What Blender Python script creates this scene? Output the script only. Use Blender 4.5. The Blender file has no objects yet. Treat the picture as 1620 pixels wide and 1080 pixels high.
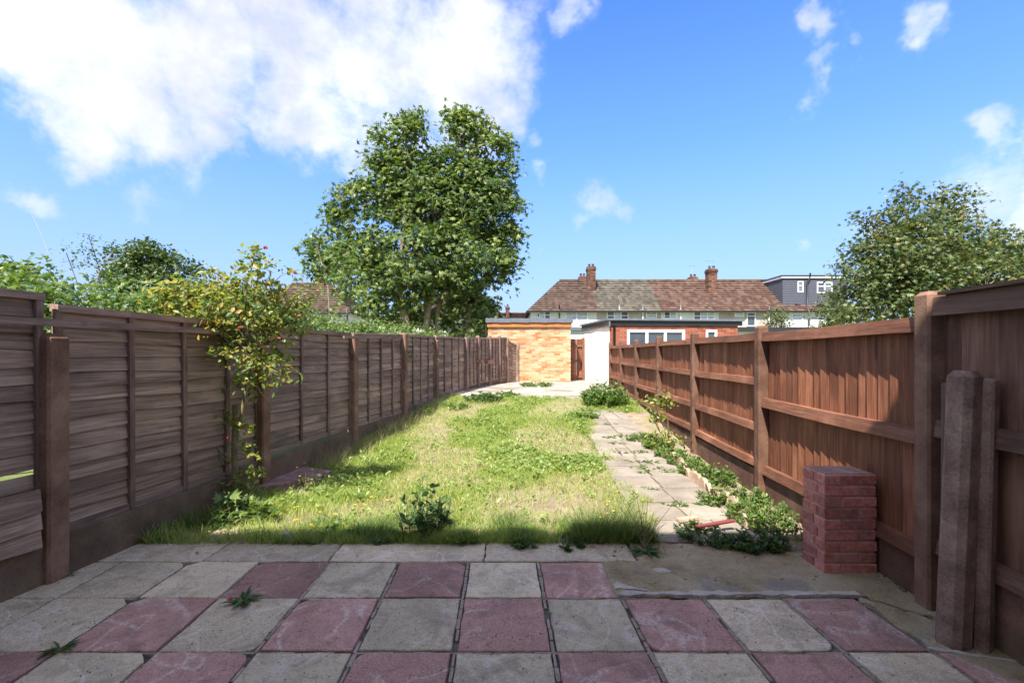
import bpy, math, random
import numpy as np
from mathutils import Vector, Matrix, Euler
random.seed(7); rng = np.random.default_rng(11)
sc = bpy.context.scene
COL = sc.collection
R = math.radians

# ------------------------------------------------------------------ camera
EYE = 1.40; F = 750.0
cam = bpy.data.cameras.new('camera'); camo = bpy.data.objects.new('camera', cam); COL.objects.link(camo)
camo.location = (0, 0, EYE); camo.rotation_euler = (R(90), 0, 0)
cam.sensor_width = 36; cam.lens = 36*F/1620; cam.shift_y = 20/1620; cam.clip_start = .05; cam.clip_end = 1500
sc.camera = camo

# ------------------------------------------------------------------ light and sky
SUN = Vector((-.30, -.68, 1.0)).normalized()           # towards the sun
SKY_STRENGTH = .11
sc.view_settings.view_transform = 'Standard'; sc.view_settings.look = 'None'
sc.view_settings.exposure = 2.1; sc.view_settings.gamma = 1; sc.view_settings.use_curve_mapping = False
sl = bpy.data.lights.new('sun', 'SUN'); sl.energy = 2.75; sl.angle = R(.53); sl.color = (1, .955, .88)
so = bpy.data.objects.new('sun', sl); COL.objects.link(so); so.rotation_euler = (-SUN).to_track_quat('-Z', 'Y').to_euler()
so.location = (-6, -10, 20)
sc.cycles.max_bounces = 6; sc.cycles.diffuse_bounces = 4; sc.cycles.transparent_max_bounces = 8
sc.cycles.use_denoising = True
sc.cycles.sample_clamp_indirect = 6

class NT:
    """small helper that adds nodes; a socket given as a value is linked"""
    def __init__(s, tree): s.t = tree; tree.nodes.clear()
    def n(s, typ, props=None, **inp):
        nd = s.t.nodes.new(typ)
        for k, v in (props or {}).items(): setattr(nd, k, v)
        for k, v in inp.items():
            key = int(k[1:]) if k[0] == '_' and k[1:].isdigit() else k.replace('_', ' ')
            sk = nd.inputs[key]
            if isinstance(v, bpy.types.NodeSocket): s.t.links.new(v, sk)
            else:
                if sk.type == 'RGBA' and len(v) == 3: v = (*v, 1)
                sk.default_value = v
        return nd
    def math(s, op, a, b=0.0, clamp=False):
        return s.n('ShaderNodeMath', {'operation': op, 'use_clamp': clamp}, _0=a, _1=b).outputs[0]
    def vmath(s, op, a, b=(0,0,0)):
        nd = s.n('ShaderNodeVectorMath', {'operation': op}, _0=a, _1=b)
        return nd.outputs[1] if op in ('DISTANCE', 'LENGTH', 'DOT_PRODUCT') else nd.outputs[0]
    def scale(s, a, f):
        nd = s.n('ShaderNodeVectorMath', {'operation': 'SCALE'}, _0=a); 
        if isinstance(f, bpy.types.NodeSocket): s.t.links.new(f, nd.inputs[3])
        else: nd.inputs[3].default_value = f
        return nd.outputs[0]
    def mr(s, v, a, b, c=0., d=1., smooth=True):
        return s.n('ShaderNodeMapRange', {'interpolation_type': 'SMOOTHSTEP' if smooth else 'LINEAR'}, _0=v, _1=a, _2=b, _3=c, _4=d).outputs[0]
    def noise(s, vec, scale, detail=4, rough=.55, dist=0.):
        return s.n('ShaderNodeTexNoise', None, Vector=vec, Scale=scale, Detail=detail, Roughness=rough, Distortion=dist)
    def ramp(s, f, stops):
        nd = s.n('ShaderNodeValToRGB', None, Fac=f); cr = nd.color_ramp
        while len(cr.elements) < len(stops): cr.elements.new(.5)
        for e, (p, c) in zip(cr.elements, stops): e.position = p; e.color = (*c, 1)
        return nd.outputs[0]
    def mix(s, f, a, b, mode='MIX'):
        nd = s.n('ShaderNodeMix', {'data_type': 'RGBA', 'blend_type': mode})
        for i, v in ((0, f), (6, a), (7, b)):
            if isinstance(v, bpy.types.NodeSocket): s.t.links.new(v, nd.inputs[i])
            else: nd.inputs[i].default_value = v if i == 0 else ((*v, 1) if len(v) == 3 else v)
        return nd.outputs[2]

world = bpy.data.worlds.new('World'); sc.world = world; world.use_nodes = True
w = NT(world.node_tree)
sky = w.n('ShaderNodeTexSky', {'sky_type': 'NISHITA', 'sun_disc': False, 'sun_elevation': math.asin(SUN.z),
    'sun_rotation': math.atan2(SUN.x, SUN.y) % (2*math.pi), 'air_density': 1.0, 'dust_density': .6, 'ozone_density': 2.2, 'altitude': 50})
skyc = w.n('ShaderNodeGamma', None, Color=w.scale(sky.outputs[0], 1/2.3), Gamma=1.45).outputs[0]
skyc = w.mix(1.0, skyc, (1.0, 1.32, 1.95), 'MULTIPLY')
dirn = w.vmath('NORMALIZE', w.n('ShaderNodeTexCoord').outputs['Generated'])
n1 = w.noise(dirn, 3.2, 3, .6).outputs['Color']; n2 = w.noise(dirn, 11, 4, .6).outputs['Color']
wd = w.vmath('ADD', dirn, w.scale(w.vmath('SUBTRACT', n1, (.5, .5, .5)), .20))
wd = w.vmath('ADD', wd, w.scale(w.vmath('SUBTRACT', n2, (.5, .5, .5)), .17))
CLOUDS = [(60,30,110,1),(190,70,120,1),(130,165,75,.9),(250,150,95,1),(330,60,130,1),(350,170,75,.9),(460,60,130,1),(500,170,85,.8),
 (600,70,130,1),(640,180,90,.7),(730,70,120,1),(760,170,85,.8),(820,110,60,.5),(565,240,45,.6),(30,275,50,.75),(250,308,36,.38),(945,330,42,.5),
 (1285,30,40,.65),(1290,105,34,.5),(868,240,36,.45),(1325,380,36,.5),(1475,15,45,.6),(900,15,45,.5),(1560,300,75,.5),(1615,340,60,.75),(1600,210,45,.5),(1605,395,36,.6)]
mask = None
for px, py, r, a in CLOUDS:
    v = Vector(((px-810)/F, 1, (560-py)/F)); L = v.length; v.normalize(); rr = r/F/L
    d = w.vmath('DISTANCE', wd, tuple(v)); m = w.mr(d, rr*1.55, rr*.25, 0, a)
    mask = m if mask is None else w.math('MAXIMUM', mask, m)
nz = w.noise(w.vmath('MULTIPLY', dirn, (1, 1, 1.6)), 7, 8, .62).outputs[0]
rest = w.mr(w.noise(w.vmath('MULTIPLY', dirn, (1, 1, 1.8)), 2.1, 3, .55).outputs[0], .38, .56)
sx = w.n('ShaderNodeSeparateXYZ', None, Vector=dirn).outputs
rest = w.math('MULTIPLY', rest, w.mr(sx[1], .62, .35))       # unseen cloud outside the view, made heavier to brighten the shade
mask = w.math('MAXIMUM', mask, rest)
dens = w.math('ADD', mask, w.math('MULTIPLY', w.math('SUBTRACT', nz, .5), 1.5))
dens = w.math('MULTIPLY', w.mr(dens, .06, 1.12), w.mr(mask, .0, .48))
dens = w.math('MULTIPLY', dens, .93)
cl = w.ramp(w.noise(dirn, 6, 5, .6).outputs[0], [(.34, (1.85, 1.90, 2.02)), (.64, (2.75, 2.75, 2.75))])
veil = w.math('MULTIPLY', w.mr(sx[2], .72, .0), .95)
veilc = w.ramp(sx[2], [(.0, (1.25, 1.52, 2.10)), (.40, (.56, 1.04, 1.97))])
skyc = w.mix(veil, skyc, veilc)
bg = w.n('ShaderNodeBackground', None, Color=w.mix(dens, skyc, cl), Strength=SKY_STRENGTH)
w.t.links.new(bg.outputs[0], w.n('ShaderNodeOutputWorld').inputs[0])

# ------------------------------------------------------------------ scene graph helpers
def link(o, parent=None):
    COL.objects.link(o)
    if parent: o.parent = parent
    return o
def tag(o, label=None, cat=None, group=None, kind=None):
    if label: o['label'] = label
    if cat: o['category'] = cat
    if group: o['group'] = group
    if kind: o['kind'] = kind
    return o
def thing(name, label, cat, loc=(0,0,0), group=None):
    o = bpy.data.objects.new(name, None); o.location = loc; o.empty_display_size = .2; link(o)
    return tag(o, label, cat, group)
def absloc(o):
    v = Vector((0,0,0))
    while o: v += o.location; o = o.parent
    return v
def obj(name, me, m, parent=None, origin=None):
    """mesh given in world coordinates; moved into its parent's frame"""
    org = Vector(origin) if origin is not None else (absloc(parent) if parent else Vector((0,0,0)))
    if org.length > 0: me.transform(Matrix.Translation(-org))
    me.name = name
    if m and not me.materials: me.materials.append(m)
    o = bpy.data.objects.new(name, me); link(o, parent)
    o.location = org - (absloc(parent) if parent else Vector((0,0,0)))
    return o
def inst(name, me, parent, loc, rot=(0,0,0), scale=(1,1,1)):
    """shared mesh placed at a world location under an unrotated parent"""
    o = bpy.data.objects.new(name, me); link(o, parent)
    o.location = Vector(loc) - absloc(parent) if parent else Vector(loc)
    o.rotation_euler = rot; o.scale = scale
    return o
class Geo:
    def __init__(s): s.v = []; s.f = []
    def add(s, vs, fs):
        b = len(s.v); s.v += [tuple(p) for p in vs]; s.f += [tuple(i+b for i in f) for f in fs]; return s
    def box(s, x0, x1, y0, y1, z0, z1, M=None):
        vs = [(x,y,z) for x in (x0,x1) for y in (y0,y1) for z in (z0,z1)]
        if M: vs = [M @ Vector(p) for p in vs]
        return s.add(vs, [(0,1,3,2),(4,6,7,5),(0,4,5,1),(2,3,7,6),(0,2,6,4),(1,5,7,3)])
    def obox(s, o, ang, l0, l1, w0, w1, z0, z1):
        return s.box(l0, l1, w0, w1, z0, z1, Matrix.Translation(Vector(o)) @ Matrix.Rotation(ang, 4, 'Z'))
    def prism(s, poly, z0, z1, ch=0.0):
        n = len(poly); c = Vector((sum(p[0] for p in poly)/n, sum(p[1] for p in poly)/n))
        ins = []
        for p in poly:
            d = c - Vector(p[:2]); ins.append(Vector(p[:2]) + (d.normalized()*ch*1.3 if ch else d*0))
        vs = [(p[0],p[1],z0) for p in poly] + [(p[0],p[1],z1-ch) for p in poly]
        fs = [tuple(reversed(range(n)))] + [(i,(i+1)%n,(i+1)%n+n,i+n) for i in range(n)]
        if ch:
            vs += [(p[0],p[1],z1) for p in ins]
            fs += [(i+n,(i+1)%n+n,(i+1)%n+2*n,i+2*n) for i in range(n)]; fs.append(tuple(range(2*n,3*n)))
        else: fs.append(tuple(range(n,2*n)))
        return s.add(vs, fs)
    def tube(s, pts, rad, k=6):
        pts = [Vector(p) for p in pts]; n = len(pts)
        if not hasattr(rad, '__len__'): rad = [rad]*n
        vs = []; up = Vector((.31,.17,.93))
        for i, p in enumerate(pts):
            t = (pts[min(i+1,n-1)]-pts[max(i-1,0)]).normalized()
            if abs(t.dot(up)) > .95: up = Vector((1,0,0))
            a = t.cross(up).normalized(); b = t.cross(a)
            vs += [p+(a*math.cos(2*math.pi*j/k)+b*math.sin(2*math.pi*j/k))*rad[i] for j in range(k)]
        fs = [(i*k+j, i*k+(j+1)%k, (i+1)*k+(j+1)%k, (i+1)*k+j) for i in range(n-1) for j in range(k)]
        fs += [tuple(range(k)), tuple(reversed(range((n-1)*k, n*k)))]
        return s.add(vs, fs)
    def mesh(s, smooth=False):
        me = bpy.data.meshes.new('mesh'); me.from_pydata(s.v, [], s.f); me.update()
        if smooth: me.polygons.foreach_set('use_smooth', [True]*len(me.polygons))
        return me
def npmesh(V, Fa):
    me = bpy.data.meshes.new('mesh'); k = Fa.shape[1]; nf = len(Fa)
    me.vertices.add(len(V)); me.vertices.foreach_set('co', V.astype(np.float32).ravel())
    me.loops.add(nf*k); me.loops.foreach_set('vertex_index', Fa.astype(np.int32).ravel())
    me.polygons.add(nf); me.polygons.foreach_set('loop_start', np.arange(0, nf*k, k, dtype=np.int32))
    me.update(calc_edges=True); return me
def scatter(tv, tf, M, T):
    """copies of one template (tv, tf) joined: M (N,3,3), T (N,3)"""
    N = len(T); tv = np.asarray(tv, float); tf = np.asarray(tf)
    V = np.einsum('nij,kj->nki', M, tv) + T[:, None, :]
    Fa = tf[None] + (np.arange(N)*len(tv))[:, None, None]
    return V.reshape(-1, 3), Fa.reshape(-1, tf.shape[1])
def frames(nrm, size, r=None, up=None):
    """rotation frames with local Z along nrm, random spin, scaled; local Y along up when given"""
    r = r or rng; n = nrm/np.linalg.norm(nrm, axis=1, keepdims=True)
    h = r.normal(size=n.shape) if up is None else up
    a = np.cross(h, n); a /= np.linalg.norm(a, axis=1, keepdims=True)+1e-9
    b = np.cross(n, a)
    return np.stack([a, b, n], axis=2)*np.asarray(size).reshape(-1, 1, 1)
def join(parts):
    V = []; Fs = []; o = 0
    for v, f in parts: V.append(v); Fs.append(f+o); o += len(v)
    return np.concatenate(V), np.concatenate(Fs)
_ph = rng.uniform(0, 6.28, (12, 2)); _fr = rng.normal(0, 1, (12, 2))
def fbm(x, y, s=1.0):
    t = 0
    for i in range(12): t = t + np.sin(_fr[i,0]*x*s*(1+i*.25)+_ph[i,0]+2*np.sin(_fr[i,1]*y*s*(1+i*.25)+_ph[i,1]))/(1+i*.3)
    return t/3.2
def sstep(a, b, x):
    t = np.clip((x-a)/(b-a), 0, 1); return t*t*(3-2*t)
def zg(y): return .34*sstep(5.6, 11.6, y)
def P(px, py, Y): return ((px-810)/F*Y, Y, EYE+(560-py)/F*Y)
def XL(y): return -3.338+.148*y        # left fence line
def XR(y): return 2.1875+.06*y         # right fence line
AL = math.atan2(1, .148); AR = math.atan2(1, .06)

# ------------------------------------------------------------------ materials
def finish(m, nt, color, rough=.85, bump=None, bs=.3, bd=.01, spec=.3, metal=0.):
    p = nt.n('ShaderNodeBsdfPrincipled', None, Base_Color=color, Roughness=rough, Metallic=metal)
    p.inputs['Specular IOR Level'].default_value = spec
    if bump is not None:
        b = nt.n('ShaderNodeBump', None, Strength=bs, Distance=bd, Height=bump); nt.t.links.new(b.outputs[0], p.inputs['Normal'])
    nt.t.links.new(p.outputs[0], nt.n('ShaderNodeOutputMaterial').inputs[0]); return m
def newmat(name):
    m = bpy.data.materials.new(name); m.use_nodes = True; return m, NT(m.node_tree)
def coords(nt, rnd=True):
    c = nt.n('ShaderNodeTexCoord').outputs['Object']; r = nt.n('ShaderNodeObjectInfo').outputs['Random']
    if rnd: c = nt.vmath('ADD', c, nt.scale((1,1,1) if False else nt.n('ShaderNodeCombineXYZ', None, X=nt.math('MULTIPLY', r, 37.), Y=nt.math('MULTIPLY', r, 91.), Z=nt.math('MULTIPLY', r, 53.)).outputs[0], 1.0))
    return c, r
def mul3(a, k): return tuple(x*k for x in a)
def wood(name, cols, axis='X', rough=.8, var=.35, bs=.5):
    m, nt = newmat(name); c, r = coords(nt)
    st = {'X': (2.6, 62, 62), 'Z': (62, 62, 2.6)}[axis]; st2 = {'X': (1.2, 12, 12), 'Z': (12, 12, 1.2)}[axis]
    g = nt.noise(nt.vmath('MULTIPLY', c, st), 1.3, 7, .68, .7).outputs[0]
    g2 = nt.noise(nt.vmath('MULTIPLY', c, st2), 1.6, 4, .6, .9).outputs[0]
    bl = nt.noise(c, 1.7, 5, .6).outputs[0]
    f = nt.math('ADD', nt.math('MULTIPLY', g, .5), nt.math('MULTIPLY', g2, .5))
    col = nt.ramp(f, [(.30, cols[0]), (.5, cols[1]), (.68, cols[2])])
    k = nt.n('ShaderNodeTexVoronoi', {'feature': 'F1'}, Vector=nt.vmath('MULTIPLY', c, {'X': (1.5, 4.2, 4.2), 'Z': (4.2, 4.2, 1.5)}[axis]), Scale=1.3).outputs[0]
    col = nt.mix(nt.math('MULTIPLY', nt.mr(k, .16, .03), .7), col, mul3(cols[0], .5))
    col = nt.mix(nt.math('MULTIPLY', nt.mr(bl, .52, .72), .5), col, mul3(cols[2], 1.25))
    col = nt.mix(nt.math('MULTIPLY', nt.mr(bl, .47, .30), .55), col, mul3(cols[0], .7))
    v = nt.math('ADD', nt.math('MULTIPLY', r, var), 1-var/2)
    col = nt.mix(1.0, col, nt.n('ShaderNodeCombineXYZ', None, X=v, Y=v, Z=v).outputs[0], 'MULTIPLY')
    return finish(m, nt, col, rough, g, bs, .006, .35)
def rough_mat(name, cols, scale=3., fine=60., rough=.9, bs=.4, bd=.008, stain=None, stain_at=(.55,.75), spec=.25, rnd=True, var=.0):
    m, nt = newmat(name); c, r = coords(nt, rnd)
    a = nt.noise(c, scale, 6, .62).outputs[0]; b = nt.noise(c, fine, 4, .7).outputs[0]
    f = nt.math('ADD', nt.math('MULTIPLY', a, .68), nt.math('MULTIPLY', b, .32))
    n = len(cols); col = nt.ramp(f, [(.32+.36*i/(n-1), cc) for i, cc in enumerate(cols)])
    if stain:
        s = nt.noise(nt.vmath('ADD', c, (5.3, 1.7, 9.1)), scale*.7, 6, .6, .6).outputs[0]
        col = nt.mix(nt.math('MULTIPLY', nt.mr(s, *stain_at), .8), col, stain)
    if var:
        v = nt.math('ADD', nt.math('MULTIPLY', r, var), 1-var/2)
        col = nt.mix(1.0, col, nt.n('ShaderNodeCombineXYZ', None, X=v, Y=v, Z=v).outputs[0], 'MULTIPLY')
    h = nt.math('ADD', nt.math('MULTIPLY', a, .5), b)
    return finish(m, nt, col, rough, h, bs, bd, spec)
def leaf_mat(name, stops, trans=.35, rough=.45, gloss=.12):
    m, nt = newmat(name); g = nt.n('ShaderNodeNewGeometry').outputs['Random Per Island']
    c = nt.n('ShaderNodeTexCoord').outputs['Object']
    big = nt.noise(c, 1.1, 3).outputs[0]
    f = nt.math('ADD', nt.math('MULTIPLY', g, .7), nt.math('MULTIPLY', big, .3), True)
    n = len(stops); col = nt.ramp(f, [(.08+.84*i/(n-1), s) for i, s in enumerate(stops)])
    p = nt.n('ShaderNodeBsdfPrincipled', None, Base_Color=col, Roughness=rough); p.inputs['Specular IOR Level'].default_value = gloss*4
    t = nt.n('ShaderNodeBsdfTranslucent', None, Color=nt.mix(1.0, col, (1.5, 1.6, .7), 'MULTIPLY'))
    x = nt.n('ShaderNodeMixShader', None, Fac=trans)
    nt.t.links.new(p.outputs[0], x.inputs[1]); nt.t.links.new(t.outputs[0], x.inputs[2])
    nt.t.links.new(x.outputs[0], nt.n('ShaderNodeOutputMaterial').inputs[0]); return m
def brick_mat(name, stops, bs=.5, spots=None, vertical_fade=None):
    m, nt = newmat(name); isl = nt.n('ShaderNodeNewGeometry').outputs['Random Per Island']; c, r = coords(nt)
    pos = nt.n('ShaderNodeNewGeometry').outputs['Position']
    f = nt.math('FRACT', nt.math('ADD', nt.math('MULTIPLY', r, 7.31), isl))
    n = len(stops); col = nt.ramp(f, [(.02+.96*i/(n-1), s) for i, s in enumerate(stops)])
    a = nt.noise(pos, 26, 5, .7).outputs[0]; b = nt.noise(pos, 2.2, 4).outputs[0]
    col = nt.mix(nt.mr(a, .35, .7, 0, .45), col, mul3(stops[0], .75))
    col = nt.mix(nt.mr(b, .5, .75, 0, .4), col, spots or mul3(stops[-1], 1.15))
    return finish(m, nt, col, .9, nt.noise(pos, 90, 4, .7).outputs[0], bs, .004, .2)
def plain(name, c, rough=.5, spec=.4, metal=0., var=.12, sc_=9):
    m, nt = newmat(name); k, r = coords(nt, False)
    n = nt.noise(k, sc_, 5, .65).outputs[0]
    col = nt.mix(nt.mr(n, .35, .7), c, mul3(c, 1-var*2))
    return finish(m, nt, col, rough, n, .08, .004, spec, metal)

WD = wood('weathered_dark_wood', [(0.087,0.055,0.038), (0.256,0.170,0.120), (0.499,0.362,0.266)], 'X', var=.5, bs=.8)
WDC = wood('weathered_batten_wood', [(0.102,0.062,0.047), (0.243,0.156,0.118), (0.422,0.300,0.224)], 'X', var=.3)
WDZ = wood('weathered_upright_wood', [(0.077,0.048,0.035), (0.192,0.119,0.088), (0.333,0.225,0.171)], 'Z', var=.3)
WB = wood('brown_stained_boards', [(0.078,0.027,0.013), (0.189,0.069,0.034), (0.351,0.147,0.077)], 'Z', var=.38, rough=.65)
WBR = wood('brown_stained_rail', [(0.078,0.029,0.016), (0.176,0.072,0.040), (0.312,0.143,0.084)], 'X', var=.2, rough=.65)
WDK = wood('dark_brown_boards', [(0.087,0.042,0.024), (0.196,0.098,0.058), (0.334,0.182,0.109)], 'Z', var=.3, rough=.7)
WDKR = wood('dark_brown_rail', [(0.072,0.039,0.024), (0.160,0.087,0.056), (0.261,0.154,0.102)], 'X', var=.2, rough=.7)
CPL = rough_mat('brown_painted_concrete', [(0.100,0.055,0.033), (0.219,0.122,0.078), (0.338,0.207,0.138)], 5, 90, .9, .6, .006, (.13,.10,.055), (.56,.76))
CPR = rough_mat('red_brown_painted_concrete', [(0.056,0.027,0.016), (0.131,0.066,0.041), (0.219,0.122,0.083)], 5, 90, .85, .7, .006, (.03,.02,.016), (.60,.72))
GBM = rough_mat('stained_gravel_board', [(0.075,0.048,0.031), (0.150,0.098,0.063), (0.237,0.165,0.103)], 3.5, 70, .92, .6, .006, (.15,.125,.065), (.56,.8))
GBR = rough_mat('brown_gravel_board', [(0.056,0.027,0.016), (0.125,0.063,0.041), (0.200,0.122,0.086)], 3.5, 70, .92, .6, .006, (.16,.12,.09), (.58,.8))

def slab_mat(name, c, chalk=.55):
    m, nt = newmat(name); k, r = coords(nt)
    a = nt.noise(k, 2.6, 6, .6).outputs[0]; b = nt.noise(k, 110, 4, .8).outputs[0]; d = nt.noise(k, 20, 6, .7).outputs[0]
    col = nt.ramp(a, [(.28, mul3(c, .70)), (.5, c), (.72, tuple(x*1.18+.012 for x in c))])
    col = nt.mix(nt.mr(d, .48, .66, 0, .55), col, mul3(c, .55))
    col = nt.mix(nt.mr(b, .54, .66, 0, .7), col, tuple(x*1.45+.06 for x in c))
    col = nt.mix(nt.mr(b, .47, .36, 0, .65), col, mul3(c, .36))
    vo = nt.n('ShaderNodeTexVoronoi', None, Vector=k, Scale=55.).outputs[0]
    col = nt.mix(nt.mr(vo, .10, .04, 0, .6), col, (.55,.5,.46))
    def line(v, wd):                                     # rubbed chalk strokes: contours of a slow noise
        e = nt.math('ABSOLUTE', nt.math('SUBTRACT', v, .5)); return nt.mr(e, wd, wd*.1)
    l1 = line(nt.noise(k, 1.55, 1, .4, 1.1).outputs[0], .024)
    l2 = line(nt.noise(nt.vmath('ADD', k, (7,3,1)), 2.4, 1, .4, .6).outputs[0], .018)
    ln = nt.math('MAXIMUM', l1, l2)
    gate = nt.mr(nt.noise(nt.vmath('ADD', k, (1,9,4)), 2.0, 3).outputs[0], .40, .52)
    rub = nt.mr(nt.noise(k, 60, 3, .7).outputs[0], .36, .6)
    ch = nt.math('MULTIPLY', nt.math('MULTIPLY', ln, gate), nt.math('MULTIPLY', rub, chalk))
    smear = nt.math('MULTIPLY', nt.mr(nt.noise(nt.vmath('MULTIPLY', k, (2,5,1)), 1.5, 5, .7, 1.).outputs[0], .60, .8), .34)
    ch = nt.math('MAXIMUM', ch, nt.math('MULTIPLY', smear, rub))
    col = nt.mix(ch, col, (.66,.57,.49))
    st_ = nt.mr(nt.noise(nt.vmath('ADD', k, (3,8,2)), 3.4, 6, .7, .8).outputs[0], .5, .68, 0, .55); col = nt.mix(st_, col, mul3(c, .45))
    v = nt.math('ADD', nt.math('MULTIPLY', r, .45), .8)
    col = nt.mix(1.0, col, nt.n('ShaderNodeCombineXYZ', None, X=v, Y=v, Z=v).outputs[0], 'MULTIPLY')
    hh = nt.math('ADD', nt.math('MULTIPLY', b, .8), d)
    return finish(m, nt, col, .88, hh, .8, .005, .3)
SP = slab_mat('pink_slab', (.40,.222,.175), .5); SG = slab_mat('grey_slab', (.50,.40,.27), .65)
SE = slab_mat('edge_slab', (.50,.395,.27), .7)
PATH = rough_mat('pale_path_slab', [(0.156,0.124,0.092), (0.248,0.207,0.161), (0.340,0.290,0.230)], 2.2, 60, .9, .4, .004, (.20,.14,.11), (.58,.78), var=.2)
MORTAR = rough_mat('old_mortar', [(.05,.04,.033), (.12,.098,.08), (.2,.165,.14)], 6, 50, .95, 1., .012, (.26,.23,.2), (.55,.7))
SCREED = rough_mat('stained_screed', [(0.336,0.227,0.118), (0.582,0.443,0.260), (0.739,0.616,0.421)], 4.5, 60, .93, 1.0, .05, (.40,.36,.31), (.58,.68))
PALEC = rough_mat('pale_concrete', [(.20,.165,.13), (.35,.30,.25), (.44,.39,.33)], 1.6, 30, .93, .8, .012, (.17,.15,.09), (.50,.66), rnd=False)
SOIL = rough_mat('dry_soil', [(.17,.12,.08), (.30,.23,.155), (.44,.36,.26)], 4., 55, .97, 1., .02, (.26,.235,.10), (.45,.62), rnd=False)
EARTH = rough_mat('grassy_earth', [(.09,.11,.03), (.13,.16,.045), (.2,.21,.08)], 1.5, 40, .97, .8, .02, rnd=False)
WHITE = rough_mat('white_render', [(.70,.66,.58), (.84,.80,.73), (.88,.86,.80)], 1.6, 30, .85, .4, .006, (.46,.41,.34), (.62,.8), rnd=False)
FELT = plain('grey_roof_felt', (.13,.14,.155), .7); FASC_B = plain('black_fascia', (.035,.037,.042), .4)
ORANGE = plain('orange_timber', (.48,.17,.045), .6); UPVC = plain('white_upvc', (.80,.80,.79), .3, .5, var=.03)
BLACKP = plain('black_plastic_pipe', (.025,.026,.03), .4); GREYP = plain('grey_pole', (.42,.41,.38), .6)
GLASS = plain('dark_window_glass', (.06,.075,.09), .08, .8, var=.2, sc_=2)
NET = plain('net_curtained_glass', (.50,.53,.56), .15, .6, var=.2, sc_=3)
YB = brick_mat('yellow_stock_brick', [(0.384,0.162,0.064), (0.480,0.279,0.128), (0.538,0.369,0.200), (0.595,0.450,0.280), (0.442,0.198,0.080), (0.538,0.387,0.224)], spots=(.58,.47,.34))
RB = brick_mat('orange_red_brick', [(.25,.075,.04), (.33,.105,.06), (.40,.15,.09), (.29,.09,.055)])
PB = brick_mat('maroon_painted_brick', [(.115,.034,.027), (.15,.046,.036), (.18,.062,.05), (.135,.04,.033)], 1.)
CB = brick_mat('dark_chimney_brick', [(.05,.028,.02), (.11,.05,.033), (.21,.095,.06), (.07,.05,.038), (.30,.17,.10)])
MORT_Y = rough_mat('sandy_mortar', [(.42,.33,.22), (.5,.41,.29), (.58,.5,.38)], 4, 50, .95)
CAPM = rough_mat('red_brown_cap', [(.22,.12,.095), (.34,.20,.16), (.44,.30,.25)], 9, 80, .95, .9)
MORT_R = rough_mat('pale_mortar', [(.36,.27,.21), (.44,.35,.28), (.52,.43,.35)], 4, 50, .95)
MORT_P = rough_mat('maroon_mortar', [(0.384,0.228,0.186), (0.528,0.348,0.294), (0.660,0.468,0.408)], 8, 70, .95)

LEAF_S = leaf_mat('sycamore_leaf', [(.028,.056,.016), (.065,.112,.027), (.145,.195,.048), (.27,.285,.085)], .36, .5, .09)
LEAF_R = leaf_mat('rose_leaf', [(.06,.115,.028), (.13,.19,.04), (.27,.28,.055), (.46,.28,.075)], .4)
LEAF_I = leaf_mat('ivy_leaf', [(0.036,0.081,0.020), (0.086,0.152,0.032), (0.153,0.214,0.045), (0.225,0.257,0.063)], .35)
LEAF_D = leaf_mat('laurel_leaf', [(.03,.06,.014), (.065,.1,.022), (.11,.145,.03)], .3)
LEAF_B = leaf_mat('right_tree_leaf', [(0.032,0.056,0.016), (0.065,0.100,0.026), (0.115,0.148,0.040), (0.209,0.160,0.052)], .32)
WEED = leaf_mat('weed_leaf', [(.06,.12,.024), (.11,.19,.04), (.19,.27,.06)], .4)
WEEDD = leaf_mat('dark_weed_leaf', [(.035,.08,.022), (.06,.12,.03), (.11,.175,.045)], .35)
GRASS = leaf_mat('lawn_grass', [(.13,.21,.035), (.24,.33,.06), (.37,.42,.10), (.48,.46,.19)], .4, .55)
GRASSD = leaf_mat('long_dark_grass', [(.05,.10,.02), (.10,.17,.035), (.18,.24,.06), (.34,.31,.14)], .4, .55)
STRAW = leaf_mat('straw', [(.3,.24,.13), (.44,.36,.2), (.55,.46,.28)], .3, .7)
BARK = rough_mat('grey_brown_bark', [(.14,.105,.07), (.27,.21,.15), (.38,.32,.23)], 6, 60, .95, 1., .02)
STEM = rough_mat('green_stem', [(.1,.1,.04), (.2,.16,.08), (.3,.24,.13)], 9, 60, .8)
REDP = leaf_mat('red_petal', [(.45,.03,.06), (.55,.06,.12), (.6,.16,.24)], .3)
YELP = leaf_mat('yellow_petal', [(.7,.5,.02), (.8,.6,.03)], .3)

# ------------------------------------------------------------------ leaf shapes
def maple():
    ang = [-90, -35, -8, 18, 38, 62, 90, 118, 142, 162, 188, 215]; rad = [.22, .42, .95, .48, 1.05, .5, 1.2, .5, 1.05, .48, .95, .42]
    v = [(0, 0, .06)] + [(r*math.cos(R(a))*.5, r*math.sin(R(a))*.5, -.16*abs(math.cos(R(a)))*r*r) for a, r in zip(ang, rad)]
    return v, [(0, i, i % 12+1) for i in range(1, 13)]
MAPLE = maple()
LEAF = ([(0,-.5,0), (.26,-.12,.07), (.2,.25,.05), (0,.5,-.05), (-.2,.25,.05), (-.26,-.12,.07)], [(0,1,3),(1,2,3),(0,3,5),(5,3,4)])
SIMPLE = ([(0,-.5,0), (.28,0,.06), (0,.5,-.04), (-.28,0,.06)], [(0,1,2),(0,2,3)])
def blade(seg=2):
    v = []; f = []
    for i in range(seg+1):
        t = i/seg; wdt = .5*(1-t**1.6)
        v += [(-wdt, t*t*.45, t), (wdt, t*t*.45, t)] if i < seg else [(0, t*t*.45, t*.96)]
    for i in range(seg-1): a = 2*i; f += [(a,a+1,a+3),(a,a+3,a+2)]
    a = 2*(seg-1); f.append((a,a+1,a+2)); return v, f
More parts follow.
